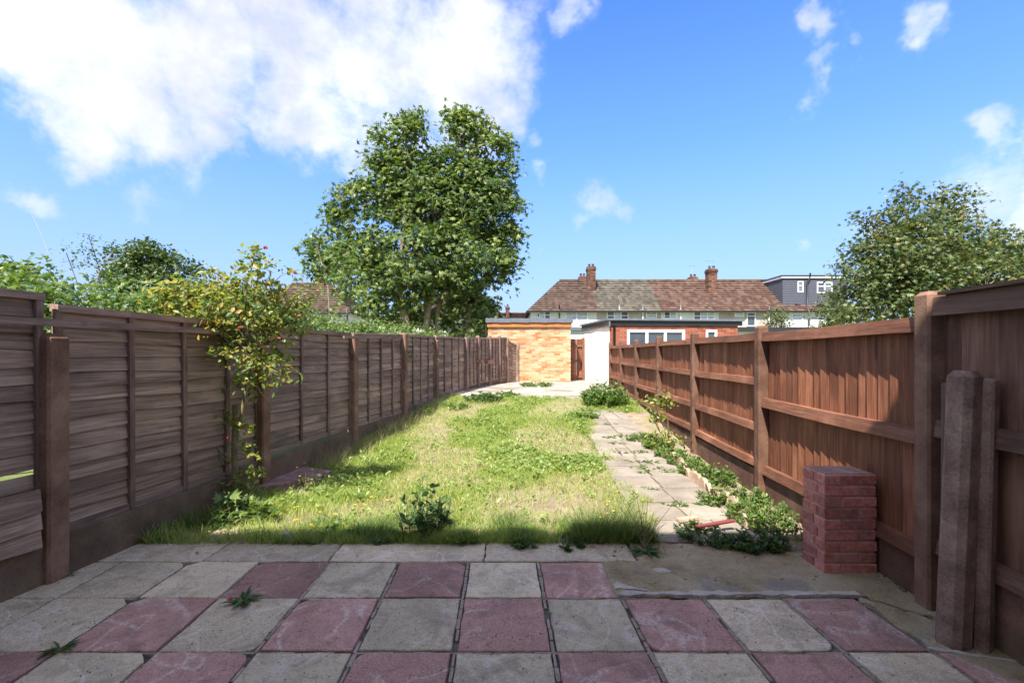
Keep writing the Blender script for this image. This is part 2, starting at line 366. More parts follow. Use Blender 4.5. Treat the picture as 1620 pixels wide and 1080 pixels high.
BL3 = blade(3); BL2 = blade(2)
def leaves_at(T, outward, size, tmpl, spread=.7, upb=.7, var=.35):
    N = len(T); n = outward*.6+np.array([0,0,upb])+rng.normal(0, spread, (N,3))
    s = size*rng.uniform(1-var, 1+var, N); return scatter(*tmpl, frames(n, s), T)
def blob_leaves(blobs, size, tmpl, per=26, dens=1., shell=(.55,1.03), cl_r=.32, droop=.15, spread=.7):
    """leaf sprays scattered through ellipsoid blobs (centre, radii); returns geometry and spray centres"""
    parts = []; cs = []
    tot = 0
    for c, r in blobs:
        c = np.array(c); r = np.array(r) if hasattr(r, '__len__') else np.array([r]*3)
        area = (r[0]*r[1]+r[0]*r[2]+r[1]*r[2])/3*12.6
        n = max(4, int(area*dens)); d = rng.normal(size=(n,3)); d /= np.linalg.norm(d, axis=1, keepdims=True)
        q = rng.uniform(shell[0]**2, shell[1]**2, n)**.5
        ctr = c + d*r*q[:,None]; cs.append(ctr)
        o = rng.normal(0, 1, (n, per, 3))*cl_r*np.array([1, 1, .55]); 
        o[:,:,2] -= droop*(o[:,:,0]**2+o[:,:,1]**2)/max(cl_r, .01)
        T = (ctr[:,None,:]+o).reshape(-1,3); out = np.repeat(d, per, axis=0)
        parts.append(leaves_at(T, out, size, tmpl, spread)); tot += len(T)
    return join(parts), np.concatenate(cs)
def bough(g, a, b, r0, r1, wob=.12, n=6, k=6):
    a = Vector(a); b = Vector(b); L = (b-a).length; pts = []; o1 = Vector(rng.normal(0, 1, 3))*wob*L
    for i in range(n+1):
        t = i/n; p = a.lerp(b, t)+o1*math.sin(math.pi*t)*.5+Vector(rng.normal(0, 1, 3))*wob*L*.08*(0 < i < n); pts.append(p)
    g.tube(pts, [r0+(r1-r0)*i/n for i in range(n+1)], k); return pts
def tree(name, label, cat, base, stems, blobs, size, tmpl, lm, per=26, dens=1., cl_r=.32, trunk_r=.12, shell=(.5,1.03), twig=.5, bark=None, group=None, spread=.7, droop=.15):
    t = thing(name, label, cat, base, group); g = Geo()
    (V, Fa), cs = blob_leaves(blobs, size, tmpl, per, dens, shell, cl_r, droop, spread)
    ends = []
    for s in stems: ends += bough(g, base, s, trunk_r, trunk_r*.3, .10, 7, 8)[2:]
    for c, r in blobs:
        e = min(ends, key=lambda p: (p-Vector(c)).length+max(0, p.z-c[2])*1.5); bough(g, e, c, trunk_r*.32, trunk_r*.14, .12, 4, 5)
    cc = [Vector(c) for c, r in blobs]
    for q in cs[::max(1, int(1/twig))]:
        q = Vector(q); e = min(cc, key=lambda p: (p-q).length); g.tube([e, e.lerp(q, .5)+Vector((0,0,.04)), q], [trunk_r*.1, trunk_r*.07, .005], 4)
    obj('trunk', g.mesh(True), bark or BARK, t); obj('crown', npmesh(V, Fa), lm, t)
    return t

# ------------------------------------------------------------------ ground
me = Geo().add([(-300,-200,-.06),(300,-200,-.06),(300,500,-.06),(-300,500,-.06)], [(0,1,2,3)]).mesh()
tag(obj('ground', me, EARTH), kind='structure')
nx, ny = 60, 130; xs = np.linspace(0, 1, nx); ys = np.linspace(3.45, 11.75, ny)
V = []; 
for y in ys:
    for u in xs:
        x = XL(y)+.0+(XR(y)-XL(y))*u
        V.append((x, y, zg(y)-.012+.012*fbm(np.float64(x), np.float64(y), 2.2)+.008*fbm(np.float64(x), np.float64(y), 9)))
Fa = [(j*nx+i, j*nx+i+1, (j+1)*nx+i+1, (j+1)*nx+i) for j in range(ny-1) for i in range(nx-1)]
me = npmesh(np.array(V), np.array(Fa)); me.polygons.foreach_set('use_smooth', [True]*len(me.polygons))
tag(obj('garden_soil', me, SOIL), kind='structure')

# patio ------------------------------------------------------------
def rough_poly(cs, seg=7, j=.003):
    out = []
    for a, b in zip(cs, cs[1:]+cs[:1]):
        a = Vector(a); b = Vector(b); d = (b-a); nrm = Vector((-d.y, d.x)).normalized()
        for i in range(seg): out.append(a+d*(i/seg)+(nrm*random.gauss(0, j) if i else nrm*0))
    return out
patio = tag(obj('patio', Geo().box(-5.2, 4.2, -.58, 3.62, -.3, -.022).mesh(), MORTAR), kind='structure')
rowY = [3.2, 2.727, 2.234, 1.745, 1.255, .765, .275, -.2]
def jx(i, y):
    base = {-1: -.752, 0: -.284, 1: .186, 2: .636, 3: 1.10, 4: 1.553, 5: 1.97}
    b = base.get(i, None)
    if b is None: b = -.752+.468*(i+1) if i < 0 else 1.97+.46*(i-5)
    return b + (y-2.7)*(-.022 if i < 2 else .0) + (2.7-y)*(.03 if i >= 2 else 0)
for j in range(len(rowY)-1):
    y1, y0 = rowY[j], rowY[j+1]
    for i in range(-9, 7):
        if j == 0 and i >= 2: continue
        if j == 1 and i >= 5: continue
        gx, gy = .013+random.random()*.005, .009+random.random()*.004
        if i < -2: gx, gy = .006+random.random()*.006, .004
        cs = [(jx(i,y0)+gx, y0+gy), (jx(i+1,y0)-gx, y0+gy), (jx(i+1,y1)-gx, y1-gy), (jx(i,y1)+gx, y1-gy)]
        if max(c[0] for c in cs) < XL(y0)-.25 or min(c[0] for c in cs) > XR(y0)+.1: continue
        pink = (i+j) % 2 == 1
        if (j == 0 and i <= -4) or (j == 1 and i <= -5) : pink = False
        dz = random.uniform(-.003, .003)
        mx, my = (cs[0][0]+cs[2][0])/2, (y0+y1)/2
        pl = rough_poly(cs, 8, .0022)
        if random.random() < .45:                       # a chipped corner
            cn = Vector(random.choice(cs)); q = random.uniform(.02,.05)
            pl = [p if (p-cn).length > q else p+(Vector((mx,my))-p).normalized()*(q-(p-cn).length)*.9 for p in pl]
        g = Geo().prism(pl, -.045, dz, .004)
        obj('paving_slab', g.mesh(), SP if pink else SG, patio, origin=((cs[0][0]+cs[2][0])/2, (y0+y1)/2, 0))
g = Geo()
for j in range(len(rowY)-1):
    for i in range(-7, 7):
        if (j == 0 and i > 1) or (j == 1 and i > 4): continue
        x = jx(i, rowY[j]); xe = jx(i+1, rowY[j]); n = 5
        for k in range(n):
            if random.random() < .12: continue
            a, b = x+(xe-x)*k/n, x+(xe-x)*(k+1)/n-.004; yy = rowY[j]; w0 = random.uniform(.004,.007)
            if j: g.prism([(a,yy-w0),(b,yy-w0+random.uniform(-.002,.002)),(b,yy+w0),(a,yy+w0)], -.03, random.uniform(-.009,-.004), .002)
            y0, y1 = rowY[j+1]+(rowY[j]-rowY[j+1])*k/n+.003, rowY[j+1]+(rowY[j]-rowY[j+1])*(k+1)/n-.003
            if i <= -3: continue
            w0 = random.uniform(.006,.011); o_ = random.uniform(-.002,.003)
            g.prism([(jx(i,y0)-w0+o_,y0),(jx(i,y0)+w0+o_,y0),(jx(i,y1)+w0+o_,y1),(jx(i,y1)-w0+o_,y1)], -.03, random.uniform(-.009,-.004), .002)
JOINT = rough_mat('grey_joint_mortar', [(.17,.13,.095), (.30,.235,.18), (.42,.34,.27)], 7, 70, .95, .8)
tag(obj('joint_mortar', g.mesh(), JOINT, patio), kind='stuff')
# edge slabs at the lawn
ex = [(-3.6,-2.1),(-2.1,-1.25),(-1.25,-.19),(-.19,.85)]
for a, b in ex:
    yt = 3.53 if a > -1.3 else (3.60 if a > -2.2 else 3.62)
    g = Geo().prism(rough_poly([(a+.005,3.209),(b-.005,3.209),(b-.005,yt),(a+.005,yt)], 10, .004), -.045, random.uniform(-.002,.004), .005)
    obj('paving_slab', g.mesh(), SE, patio, origin=((a+b)/2, 3.36, 0))
g = Geo().prism(rough_poly([(-3.6,3.62),(-1.7,3.62),(-1.85,3.86),(-3.6,3.93)], 10, .012), -.045, .002, .005)
obj('paving_slab', g.mesh(), SE, patio, origin=(-2.6, 3.75, 0))
# broken screed to the right of the slabs
def patch(name, poly, m, z, amp, parent, res=.03, seg=12, j=.012):
    pl = rough_poly(poly, seg, j); g = Geo().prism(pl, -.05, z, .006)
    me = g.mesh(); return obj(name, me, m, parent, origin=(sum(p[0] for p in poly)/len(poly), sum(p[1] for p in poly)/len(poly), 0))
patch('screed', [(.605,2.745),(2.02,2.745),(2.25,2.5),(2.50,2.62),(2.52,3.3),(1.95,3.36),(1.6,3.47),(.86,3.52),(.86,3.21),(.60,3.20)], SCREED, .006, .0, patio)
patch('screed', [(1.995,2.73),(2.0,2.25),(2.27,1.9),(2.36,2.3),(2.38,2.63),(2.24,2.49)], SCREED, .003, 0, patio)
PALEM = rough_mat('pale_mortar_smear', [(.27,.225,.175), (.42,.36,.29), (.55,.48,.40)], 9, 60, .95, .7)
def ribbon(pts, wds, z, m, name='mortar_smear'):
    L = []; Rr = []
    for (x, y), wd in zip(pts, wds): L.append((x, y+wd*random.uniform(.7,1.2))); Rr.append((x, y-wd*.6))
    return obj(name, Geo().prism(Rr+L[::-1], -.01, z, .002).mesh(), m, patio, origin=(pts[0][0], pts[0][1], 0))
ribbon([(.62+.05*i, 2.757+random.uniform(-.006,.008)) for i in range(29)], [.012+.03*abs(math.sin(i*.83+math.sin(i*2.3))) for i in range(29)], .0115, PALEM)
ribbon([(.61,2.83),(.64,2.85),(.67,2.83),(.72,2.82),(.8,2.79)], [.04,.05,.04,.02,.01], .0125, PALEM)
ribbon([(1.98+.04*i, 2.25-.012*i+random.uniform(-.006,.006)) for i in range(9)], [.01,.02,.014,.022,.012,.02,.01,.014,.006], .0075, PALEM)
ribbon([(.9+.03*i, 3.05+.01*math.sin(i)) for i in range(5)], [.01,.04,.05,.04,.01], .0085, PALEM)

# path --------------------------------------------------------------
path = tag(thing('garden_path', None, None), kind='structure')
y = 3.53
rows = []
while y < 9.6:
    d = random.choice([.44,.45,.46,.6 if random.random() < .25 else .45]); rows.append((y, y+d)); y += d+random.uniform(.012,.045)
for ri, (a, b) in enumerate(rows):
    x0 = 1.04+.055*(a-3.5); x0 = min(x0, 1.30)
    mid = x0+.44+random.uniform(-.02,.02)
    for k, (l, r_) in enumerate(((x0, mid), (mid+random.uniform(.012,.03), x0+.9))):
        if ri in (0,) and k == 1: r_ -= .1
        cs = [(l,a),(r_,a+random.uniform(-.01,.01)),(r_+.0,b),(l,b+random.uniform(-.01,.01))]
        z = float(zg((a+b)/2))+.012+random.uniform(-.006,.006)
        sl_ = float(zg(b)-zg(a))/2
        polys = [cs]
        if random.random() < .4:                        # a cracked slab
            u, v_ = random.uniform(.25,.75), random.uniform(.25,.75); A = (l+(r_-l)*u, cs[0][1]); Bq = (l+(r_-l)*v_, cs[2][1]); e = .006
            polys = [[cs[0],(A[0]-e,A[1]),(Bq[0]-e,Bq[1]),cs[3]], [(A[0]+e,A[1]),cs[1],cs[2],(Bq[0]+e,Bq[1])]]
        for q_, pp in enumerate(polys):
            zz = z+random.uniform(-.006,.006)*q_
            me = Geo().prism(rough_poly(pp, 5, .005), zz-.05, zz, .006).mesh()
            for v in me.vertices: v.co.z += (v.co.y-(a+b)/2)/(b-a)*2*sl_
            obj('paving_slab', me, PATH, path, origin=((l+r_)/2, (a+b)/2, z))
# far concrete yard
g = Geo(); n = 16
front = [(-1.75+4.8*i/n, 11.72+.10*math.sin(i*1.7)+random.uniform(-.05,.05)) for i in range(n+1)]
g.prism(front+[(3.2,15.1),(3.0,19),(-3,19)], -.05, .405, .02)
yard = tag(obj('concrete_yard', g.mesh(), PALEC), kind='structure')
for k in range(5):
    x = -.9+.7*k+random.uniform(-.1,.1); yy = 11.45+random.uniform(-.1,.2)
    g = Geo().prism(rough_poly([(x,yy-.2),(x+.6,yy-.17),(x+.58,yy+.2),(x+.02,yy+.18)], 5, .015), .2, .375+random.uniform(-.01,.01), .01)
    obj('broken_slab', g.mesh(), PALEC, yard, origin=(x+.3, yy, .3))

# ------------------------------------------------------------------ left fence (waney lap panels)
def lapmesh(L, h=.13, seg=12, wav=.007):
    V = []; ph = random.uniform(0, 6); ph2 = random.uniform(0, 6)
    for i in range(seg+1):
        x = L*i/seg; e = wav*(math.sin(x*5+ph)+.6*math.sin(x*11+ph2))+random.uniform(-.002,.002)
        V += [(x, 0, h), (x, -.005, h), (x, -.025, e), (x, -.007, e)]
    Fs = []
    for i in range(seg):
        a = 4*i; b = a+4
        for k in range(4): Fs.append((a+k, a+(k+1)%4, b+(k+1)%4, b+k))
    Fs += [(3,2,1,0), (4*seg,4*seg+1,4*seg+2,4*seg+3)]
    g = Geo(); g.add(V, Fs); me = g.mesh(); me.materials.append(WD); return me
LAP = [lapmesh(1.0) for _ in range(7)]
lf = thing('lap_panel_fence', 'weathered dark lap-board fence with concrete posts along the left of the garden', 'fence', (XL(4.9), 4.9, 0))
def post_mesh(wd, dp, h, ch=.02, cap=.03):
    g = Geo(); a, b = wd/2, dp/2
    ring = lambda s: [(-a*s+ch*0,-b*s+ch),(-a*s+ch,-b*s),(a*s-ch,-b*s),(a*s,-b*s+ch),(a*s,b*s-ch),(a*s-ch,b*s),(-a*s+ch,b*s),(-a*s,b*s-ch)]
    r = ring(1); V = [(x,y,-.2) for x,y in r]+[(x,y,h-cap) for x,y in r]+[(x*.62,y*.62,h) for x,y in r]
    Fs = [(i,(i+1)%8,(i+1)%8+8,i+8) for i in range(8)]+[(i+8,(i+1)%8+8,(i+1)%8+16,i+16) for i in range(8)]+[tuple(range(16,24))]
    g.add(V, Fs); return g.mesh()
def unit(a): return Vector((math.cos(a), math.sin(a), 0))
dL = unit(AL); nL = Vector((dL.y, -dL.x, 0))         # nL points into the garden
def lap_panel(p0, p1, z0, z1, nb, zt1=None, battens=(.0,.25,.5,.75,1.), skip=(), broken=(), frame_m=None):
    """one panel between ground points p0, p1; local frame along the fence"""
    p0 = Vector((*p0, 0)); p1 = Vector((*p1, 0)); L = (p1-p0).length; a = math.atan2(p1.y-p0.y, p1.x-p0.x)
    d = unit(a); nn = Vector((d.y, -d.x, 0)); root = p0+Vector((0,0,z0))
    pn = bpy.data.objects.new('fence_panel', None); link(pn, lf); pn.location = root-absloc(lf); pn.empty_display_size = .1
    zt1 = z1 if zt1 is None else zt1; dzdx = (zt1-z1)/L
    pitch = (z1-z0-.05)/nb
    for k in range(nb):
        thin = .80 if k in skip else 1.28
        z = z0+.02+pitch*k+random.uniform(-.006,.006)
        tilt = random.gauss(0, .004)+dzdx*k/nb; x0 = 0; sx_ = L
        if k in broken: x0 = L*.3; sx_ = L*.7
        inst('board', random.choice(LAP), pn, p0+d*x0+nn*random.uniform(0,.004)+Vector((0,0,z)), (random.uniform(-.02,.02), -tilt, a), (sx_, 1, pitch*thin/.13))
    for t in battens:
        g = Geo(); zt = z1+(zt1-z1)*t; wv = random.uniform(-.006,.006); xx = min(max(L*t, .022), L-.022)
        g.box(-.02, .02, -.046, -.0205, 0, zt-z0-.03); g.v = [(x+wv*math.sin(z*3), y, z) for x, y, z in g.v]
        me = g.mesh(); me.materials.append(WDZ); inst('batten', me, pn, p0+d*xx+Vector((0,0,z0)), (0, random.gauss(0,.006), a))
    g = Geo(); seg = 8
    for s in range(seg): 
        x_a, x_b = L*s/seg, L*(s+1)/seg; za, zb = (z1-z0)+dzdx*x_a, (z1-z0)+dzdx*x_b
        g.add([(x_a,-.052,za-.045),(x_b,-.052,zb-.045),(x_b,-.052,zb),(x_a,-.052,za),(x_a,.012,za-.045),(x_b,.012,zb-.045),(x_b,.012,zb+.004),(x_a,.012,za+.004)],
              [(0,1,2,3),(3,2,6,7),(5,4,7,6),(0,4,5,1),(0,3,7,4),(1,5,6,2)])
    me = g.mesh(); me.materials.append(WDC); inst('top_rail', me, pn, p0+Vector((0,0,z0)), (0,0,a))
    g = Geo().box(0, L, -.04, -.021, .0, .045); me = g.mesh(); me.materials.append(WDC); inst('bottom_rail', me, pn, p0+Vector((0,0,z0)), (0,0,a))
    return pn
LP = [(1.02,None),(2.96,1.53),(4.90,1.49),(6.84,1.63),(8.78,1.80),(10.72,1.70)]
LPts = [(XL(y), y) for y, _ in LP]+[(-1.31,13.1),(-1.06,14.2),(-.76,15.2),(-.47,15.95),(-.21,16.5),(.155,17.0)]
LPh = [1.5,1.527,1.50,1.66,1.79,1.72,1.86,1.95,2.0,2.02,1.97,1.85]
pmesh = {}
for (x, yv), h in zip(LPts, LPh):
    me = post_mesh(.115, .13, h, .014, .03); me.materials.append(CPL if yv < 12 else WDZ)
    off = nL*.035
    inst('post', me, lf, (x+off.x, yv+off.y, 0), (0,0,AL-math.pi/2))
def pspec(i): return LPts[i], LPts[i+1]
off = -nL*.02
specs = [ # z0, z1, z1end, boards
 (.27,1.775,1.775,14),(.262,1.715,1.70,14),(.30,1.70,1.70,13),(.32,1.70,1.765,14),(.36,1.78,1.80,14),(.44,1.82,1.85,13)]
for i, (z0, z1, z2, nb) in enumerate(specs):
    a, b = LPts[i], LPts[i+1]; g_ = .035
    a2 = (a[0]+dL.x*g_+off.x, a[1]+dL.y*g_+off.y); b2 = (b[0]-dL.x*g_+off.x, b[1]-dL.y*g_+off.y)
    lap_panel(a2, b2, z0+(.035 if i == 2 else 0), z1, nb, z2, battens=(0,.27,.52,.77,1) if i != 2 else (0,.36,.68,1), skip=(3,) if i == 0 else ((5,) if False else ()), broken=())
for i in range(6, 11):
    a, b = LPts[i], LPts[i+1]; z0 = .50+.03*(i-6)
    if i == 10: lap_panel(a, b, .42, 1.90, 13, 1.72, battens=(0,1))
    else: lap_panel(a, b, z0, 1.86+.03*(i-6), 11, 1.86+.03*(i-5), battens=(0,.35,.68,1))
for i in range(6):                                    # gravel boards
    a, b = Vector((*LPts[i],0)), Vector((*LPts[i+1],0)); L = (b-a).length
    top = specs[i][0]-.006
    g = Geo().box(0, L-.02, -.025, .025, -.15, top); me = g.mesh(); me.materials.append(GBM)
    inst('gravel_board', me, lf, a+dL*.01+nL*.03, (0,0,AL))
for i in range(6, 10):
    a, b = Vector((*LPts[i],0)), Vector((*LPts[i+1],0)); L = (b-a).length
    g = Geo().box(0, L, -.02, .02, 0, .49+.03*(i-6)); me = g.mesh(); me.materials.append(GBM)
    inst('gravel_board', me, lf, a, (0,0,math.atan2(b.y-a.y,b.x-a.x)))
# battens nailed across the panels near the top, and small repairs
def nail_batten(y0, y1, z0, z1, out=.10, h=.045):
    a = Vector((XL(y0),y0,z0))+nL*out; b = Vector((XL(y1),y1,z1))+nL*out; L = (b-a).length
    g = Geo().box(0, L, -.012, .012, -h/2, h/2); me = g.mesh(); me.materials.append(WDC)
    inst('nailed_batten', me, lf, a, (0, -math.asin((z1-z0)/L), AL))
nail_batten(1.6, 4.35, 1.585, 1.60); nail_batten(6.45, 8.55, 1.63, 1.69, .10, .035)
for (px, py, Y, wd, r_) in ((757, 571.5, 14.1, .30, .05), (775.5, 572.5, 14.9, .28, -.1)):
    p = P(px, py, Y); g = Geo().box(-wd/2, wd/2, -.012, .012, -.045, .045); me = g.mesh(); me.materials.append(WBR)
    inst('repair_board', me, lf, p, (0, r_, .75))
# woven lap of three lower boards left of the near post: a nearer loose offcut
def loose(px0, px1, z, y0, m=WD):
    a = Vector((XL(y0),y0,z))+nL*.075
    inst('loose_board', random.choice(LAP), lf, a, (0,.01,AL), (.95,1,1))
for k in range(3): loose(0, 0, .26+.105*k, 1.92)

# ------------------------------------------------------------------ right fence (closeboard)
dR = unit(AR); nR = Vector((-dR.y, dR.x, 0))          # into the garden
def cbmesh(wd, h, m):
    x0, x1 = 0, wd
    V = [(x0,0,0),(x1,0,0),(x1,-.006,0),(x0,-.017,0),(x0,0,h),(x1,0,h),(x1,-.006,h),(x0,-.017,h)]
    g = Geo().add(V, [(0,3,2,1),(4,5,6,7),(0,1,5,4),(1,2,6,5),(2,3,7,6),(3,0,4,7)]); me = g.mesh(); me.materials.append(m); return me
rf = thing('closeboard_fence', 'long red-brown closeboard fence with rails and posts along the right of the garden', 'fence', (XR(4.62), 4.62, 0))
RPY = [2.625+2.0*k for k in range(7)]
RPH = [1.745,1.675,1.70,1.72,1.72,1.74,1.76]
CB_A = [cbmesh(.118, 1.0, WB), cbmesh(.112, 1.0, WB), cbmesh(.106, 1.0, WB)]
def bay(parent, y0, y1, zt, rails, z_b, bmeshes, railm, pitch, gz, gm, pm_off=.0, gap=None):
    a = Vector((XR(y0),y0,0)); L = (Vector((XR(y1),y1,0))-a).length; x = .02; k = 0
    while x < L-.03:
        if gap and abs(x-gap) < pitch*.5: x += .018; gap = None
        if True:
            me = random.choice(bmeshes)
            inst('board', me, parent, a+dR*x+nR*(-.022+random.uniform(-.002,.002))+Vector((0,0,z_b)), (random.gauss(0,.003), random.gauss(0,.004), AR+.13+random.gauss(0,.025)), (1,1,zt-.03-z_b+random.uniform(-.012,.006)))
        x += pitch*random.uniform(.93,1.05)
    for z, h, d in rails:
        g = Geo(); seg = 6; ph = random.uniform(0,6)
        for s in range(seg):
            u0, u1 = .045+(L-.09)*s/seg, .045+(L-.09)*(s+1)/seg; w0 = .004*math.sin(u0*3+ph); w1 = .004*math.sin(u1*3+ph)
            g.add([(u0,-.008,z-h/2+w0),(u1,-.008,z-h/2+w1),(u1,-.008,z+h/2+w1),(u0,-.008,z+h/2+w0),(u0,d,z-h/2+w0),(u1,d,z-h/2+w1),(u1,d-.012,z+h/2+w1),(u0,d-.012,z+h/2+w0)],
                  [(0,1,2,3),(3,2,6,7),(5,4,7,6),(0,4,5,1),(0,3,7,4),(1,5,6,2)])
        me = g.mesh(); me.materials.append(railm); inst('rail', me, parent, a, (0,0,AR))
    g = Geo().box(.05, L-.05, -.03, .022, -.15, gz); me = g.mesh(); me.materials.append(gm)
    inst('gravel_board', me, parent, a, (0,0,AR))
for i in range(6):
    rl = [(1.565,.085,.06),(.93,.085,.06),(.285,.08,.05)] if i == 0 else [(1.57+.006*i,.075,.055),(1.12+.01*i,.07,.055),(.67+.01*i,.07,.055),(.285+.03*i,.07,.05)]
    bay(rf, RPY[i], RPY[i+1], 1.60, rl, .24+.0*i, CB_A, WBR, .104, .245 if i < 3 else .25+.07*(i-2), GBR, gap=.62 if i == 0 else None)
for yv, h in zip(RPY, RPH):
    me = post_mesh(.098, .11, h, .012, .022); me.materials.append(CPR if yv > 3 else CPL)
    inst('post', me, rf, Vector((XR(yv),yv,0))+nR*.03, (0,0,AR-math.pi/2))
rf2 = thing('tall_closeboard_fence', 'tall dark brown closeboard fence stretch behind the leaning posts, nearest on the right', 'fence', (XR(1.6), 1.6, 0))
CB_D = [cbmesh(.125, 1.0, WDK), cbmesh(.12, 1.0, WDK)]
bay(rf2, .55, 2.61, 1.71, [(1.655,.10,.07),(1.0,.09,.06),(.36,.08,.05)], .30, CB_D, WDKR, .112, .33, CPL)
me = Geo().box(.05, 1.96, -.02, .085, 0, .018).mesh(); me.materials.append(WDKR); inst('capping', me, rf2, Vector((XR(.55),.55,1.712)), (0,0,AR))
me = post_mesh(.12, .12, 1.75, .012, .022); me.materials.append(CPL); inst('post', me, rf2, Vector((XR(.5),.5,0))+nR*.03, (0,0,AR-math.pi/2))

# leaning posts at the right edge
def leaning(label, base, top, wd, dp, ch, cap, m, name='concrete_post', twist=0.):
    o = Vector(base); t = Vector(top); h = (t-o).length
    me = post_mesh(wd, dp, h, ch, cap); 
    for v in me.vertices:
        if v.co.z < 0: v.co.z = 0
    me.materials.append(m)
    ob = inst(name, me, None, o, (0,0,0)); ob.rotation_mode = 'QUATERNION'
    ob.rotation_quaternion = (t-o).to_track_quat('Z', 'Y') @ Euler((0,0,twist)).to_quaternion()
    tag(ob, label, 'post', 'spare fence posts leaning on the right fence'); return ob
CPD = rough_mat('dark_purple_brown_concrete', [(0.116,0.070,0.047), (0.290,0.186,0.134), (0.493,0.350,0.256)], 5, 60, .9, 1.0, .012, (.45,.40,.36), (.66,.72))
leaning('thick brown concrete post with a pointed cap leaning on the right fence', (2.13,2.29,.0), (2.20,2.30,1.32), .115, .115, .025, .03, CPD, twist=.1)
leaning('thinner brown post right of the thick capped one, its flat top slightly lower', (2.235,2.25,.0), (2.275,2.26,1.285), .06, .08, .01, .012, CPD, twist=.25)
leaning('flat timber post upright behind the left edge of the thick capped one', (2.215,2.40,.0), (2.225,2.405,1.255), .05, .09, .005, .004, WDZ, 'timber_post', .1)

# ------------------------------------------------------------------ brick pier
pier = thing('brick_pier', 'short maroon painted brick pier standing on the patio by the right fence', 'pier', (2.155, 3.13, 0))
X0, X1, Y0_, Y1_ = 1.99, 2.322, 3.02, 3.25; CH = .071
obj('mortar_core', Geo().box(X0+.009, X1-.009, Y0_+.009, Y1_-.009, -.01, CH*9-.008).mesh(), MORT_P, pier)
import bmesh
def pbrick(x0, x1, y0, y1, z0, z1, chip=.0):
    bm = bmesh.new(); bmesh.ops.create_cube(bm, size=1)
    for v in bm.verts: v.co = Vector((x0+(v.co.x+.5)*(x1-x0), y0+(v.co.y+.5)*(y1-y0), z0+(v.co.z+.5)*(z1-z0)))
    bmesh.ops.bevel(bm, geom=list(bm.edges), offset=.004, segments=1, affect='EDGES')
    if chip:
        for v in bm.verts: v.co += Vector((random.uniform(-chip,chip), random.uniform(-chip,chip), random.uniform(-chip,chip)))
    me = bpy.data.meshes.new('brick'); bm.to_mesh(me); bm.free(); return me
m_, nt_ = newmat('combed_maroon_brick')
c_, r_ = coords(nt_); wv_ = nt_.n('ShaderNodeTexWave', {'bands_direction': 'Z'}, Vector=nt_.vmath('MULTIPLY', c_, (.15,.15,1)), Scale=34., Distortion=5., Detail=3.).outputs[1]
f_ = nt_.noise(c_, 30, 5, .7).outputs[0]; g_ = nt_.noise(c_, 3, 4).outputs[0]
cl_ = nt_.mix(nt_.mr(f_, .35, .65), (.40,.12,.085), (.56,.23,.17)); cl_ = nt_.mix(nt_.mr(g_, .5, .7, 0, .5), cl_, (.56,.30,.25))
v_ = nt_.math('ADD', nt_.math('MULTIPLY', r_, .5), .75); cl_ = nt_.mix(1.0, cl_, nt_.n('ShaderNodeCombineXYZ', None, X=v_, Y=v_, Z=v_).outputs[0], 'MULTIPLY')
cl_ = nt_.mix(nt_.mr(wv_, .2, .0, 0, .25), cl_, (.16,.045,.035))
PIERB = finish(m_, nt_, cl_, .8, nt_.math('ADD', nt_.math('MULTIPLY', wv_, .6), f_), .5, .003, .35)
for k in range(9):
    z0 = CH*k+.001; z1 = z0+CH-.011; j = .004
    if k % 2 == 0: cuts = [(X0,X0+.105,Y0_,Y0_+.105),(X0+.114,X1,Y0_,Y0_+.105),(X0,X0+.105,Y0_+.114,Y1_),(X0+.114,X1,Y0_+.114,Y1_)]
    else: cuts = [(X0,X0+.218,Y0_,Y0_+.105),(X0+.227,X1,Y0_,Y0_+.105),(X0,X0+.105,Y0_+.114,Y1_),(X0+.114,X1,Y0_+.114,Y1_)]
    # side joint alternates
    if k % 2: cuts[0] = (X0,X0+.218,Y0_,Y0_+.07); cuts[2] = (X0,X0+.105,Y0_+.079,Y1_); cuts[1] = (X0+.227,X1,Y0_,Y0_+.105); cuts[3] = (X0+.114,X1,Y0_+.114,Y1_)
    for c in cuts:
        dx = random.uniform(-.0015,.0015); dy = random.uniform(-.0015,.0015)
        me = pbrick(c[0]+dx, c[1]+dx+(random.uniform(-.006,.008) if c[1] == X1 else 0), c[2]+dy, c[3]+dy, z0, z1, .0018); me.materials.append(PIERB)
        obj('brick', me, None, pier, origin=((c[0]+c[1])/2, (c[2]+c[3])/2, z0))
obj('cap_slab', Geo().prism(rough_poly([(X0+.012,Y0_+.012),(X1-.012,Y0_+.012),(X1-.012,Y1_-.012),(X0+.012,Y1_-.012)], 6, .004), CH*9-.012, CH*9-.001, .003).mesh(), CAPM, pier)

